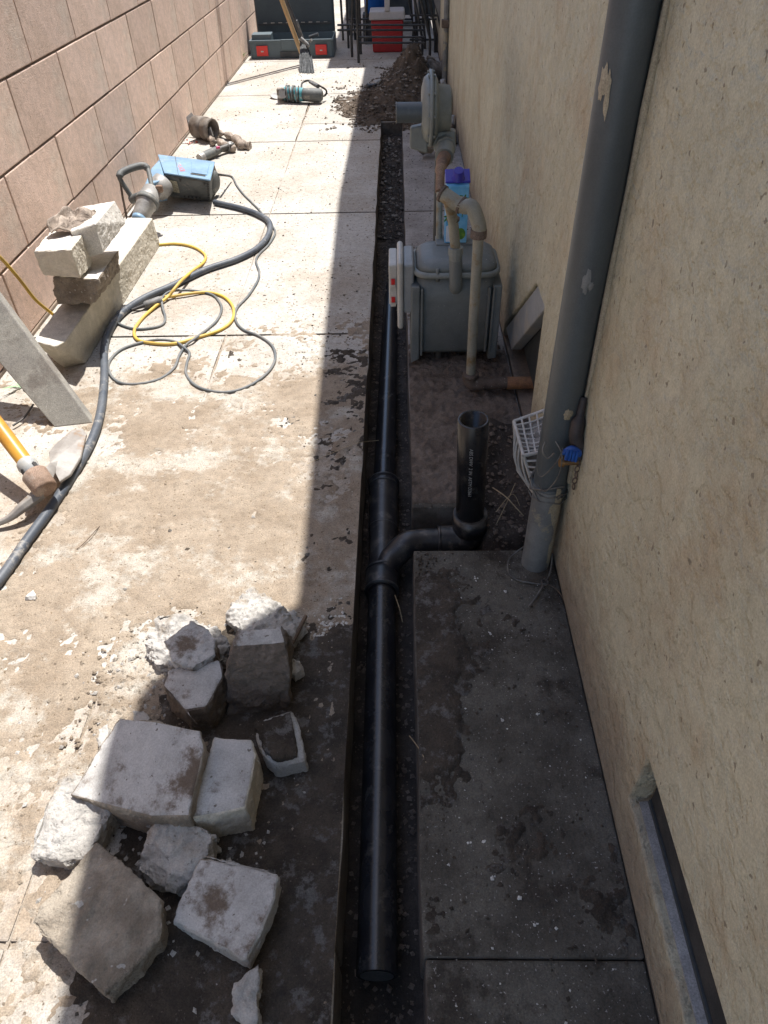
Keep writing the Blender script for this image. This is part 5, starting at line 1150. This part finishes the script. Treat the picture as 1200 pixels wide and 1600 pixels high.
frock(700, 105, .09, .085, 'chunk_dark', 'bluish dark stone wedged between the mound and the wall', 55)
frock(696, 146, .03, .06, 'chunk_white', 'angular beige splinter behind the regulator disc', 56, (.6, 1, 1.2))
frock(706, 140, .03, .06, 'dark_plastic', 'black broken fragment behind the regulator near the wall', 57)
frock(637, 104 + 7, .05, .07, 'chunk_dirty', 'flat brown stone on the left shoulder of the mound', 58)
frock(625, 116, .02, .05, 'chunk_white', 'whitish stone at the middle of the mound edge', 59)
frock(622, 128, .02, .045, 'chunk_white', 'lower whitish stone on the mound slope', 60)
frock(604, 127, .01, .055, 'dark_plastic', 'dark slate coloured fragment at the left of the mound', 61, (1.2, 1, .4))
frock(580, 134, .01, .04, 'dark_plastic', 'small dark flake at the far left end of the rubble', 62, (1.2, 1, .4))
frock(589, 132, .015, .035, 'chunk_white', 'small pale stone beside the dark flakes', 63)
frock(712, 215, .02, .06, 'chunk_dark', 'dark stone at the wall foot below the pale grey one', 64)
frock(677, 96, .10, .05, 'broken_concrete', 'brown lump sitting highest on the mound', 65)
# ---- straws and twigs by the riser
def straw(name, pts, r, m, label):
    P_ = smooth_path(pts, 5); b = P_[0].copy(); q = MB(); q.tube([p - b for p in P_], r, 5); o = q.build(name, m); o.location = b; return tag(o, label, 'straw')
straw('dry_straw', [G(770, 762, .01), G(790, 776, .02), (G(806, 793, .015)), G(818, 806, .0)], .0013, 'straw', 'thickest dry straw in the dirt hole right of the riser pipe')
straw('dry_straw', [G(805, 755, .01), G(792, 785, .012), G(776, 818, .0)], .0008, 'straw', 'thin straw crossing the thick one below the white cage')
straw('dry_straw', [G(775, 800, .01), G(800, 772, .02), G(812, 790, .0)], .0007, 'straw', 'thin bent straw arching beside the white cage')
straw('dry_straw', [G(640, 1150, -.03), G(658, 1175, .004), G(674, 1212, .003)], .0009, 'straw', 'single pale straw lying over the trench edge beside the pipe')
straw('dry_straw', [G(617, 930, -.05), G(624, 950, -.04), G(629, 972, -.06)], .0008, 'straw', 'thin straw inside the trench right of the wye fitting')
straw('dry_straw', [G(480, 725, .004), G(530, 703, .006), G(560, 692, .01), G(592, 688, -.02)], .0006, 'straw', 'long thin straw lying across the left trench edge')
straw('bent_twig', [G(120, 858, .004), G(130, 850, .008), G(144, 835, .010), G(156, 822, .004)], .0009, 'twig', 'thin curved twig on the dusty slab below the pickaxe')
straw('dark_cord_end', [G(20, 665, .01), G(38, 652, .012), G(52, 632, .01)], .0028, 'dark_steel', 'short dark cord end lying by the wall behind the pickaxe handle')
for k, (px, py) in enumerate(((745, 905), (765, 925), (790, 924), (721, 934), (765, 989), (792, 995), (783, 1125), (757, 1313), (733, 1380))):
    pass
def specks(rnd):
    px, py = rnd.choice(((745, 905), (765, 925), (790, 924), (721, 934), (765, 989), (792, 995), (783, 1125), (840, 1115), (757, 1313), (733, 1315), (782, 1275), (828, 1350), (770, 1370), (700, 1350), (812, 1405), (838, 1445), (870, 1450)))
    g = G(px + rnd.uniform(-3, 3), py + rnd.uniform(-3, 3)); return (g.x, g.y, -.0005)
crumbs('paint_specks', 46, specks, .0016, .0034, 'white_chip', seed=41)
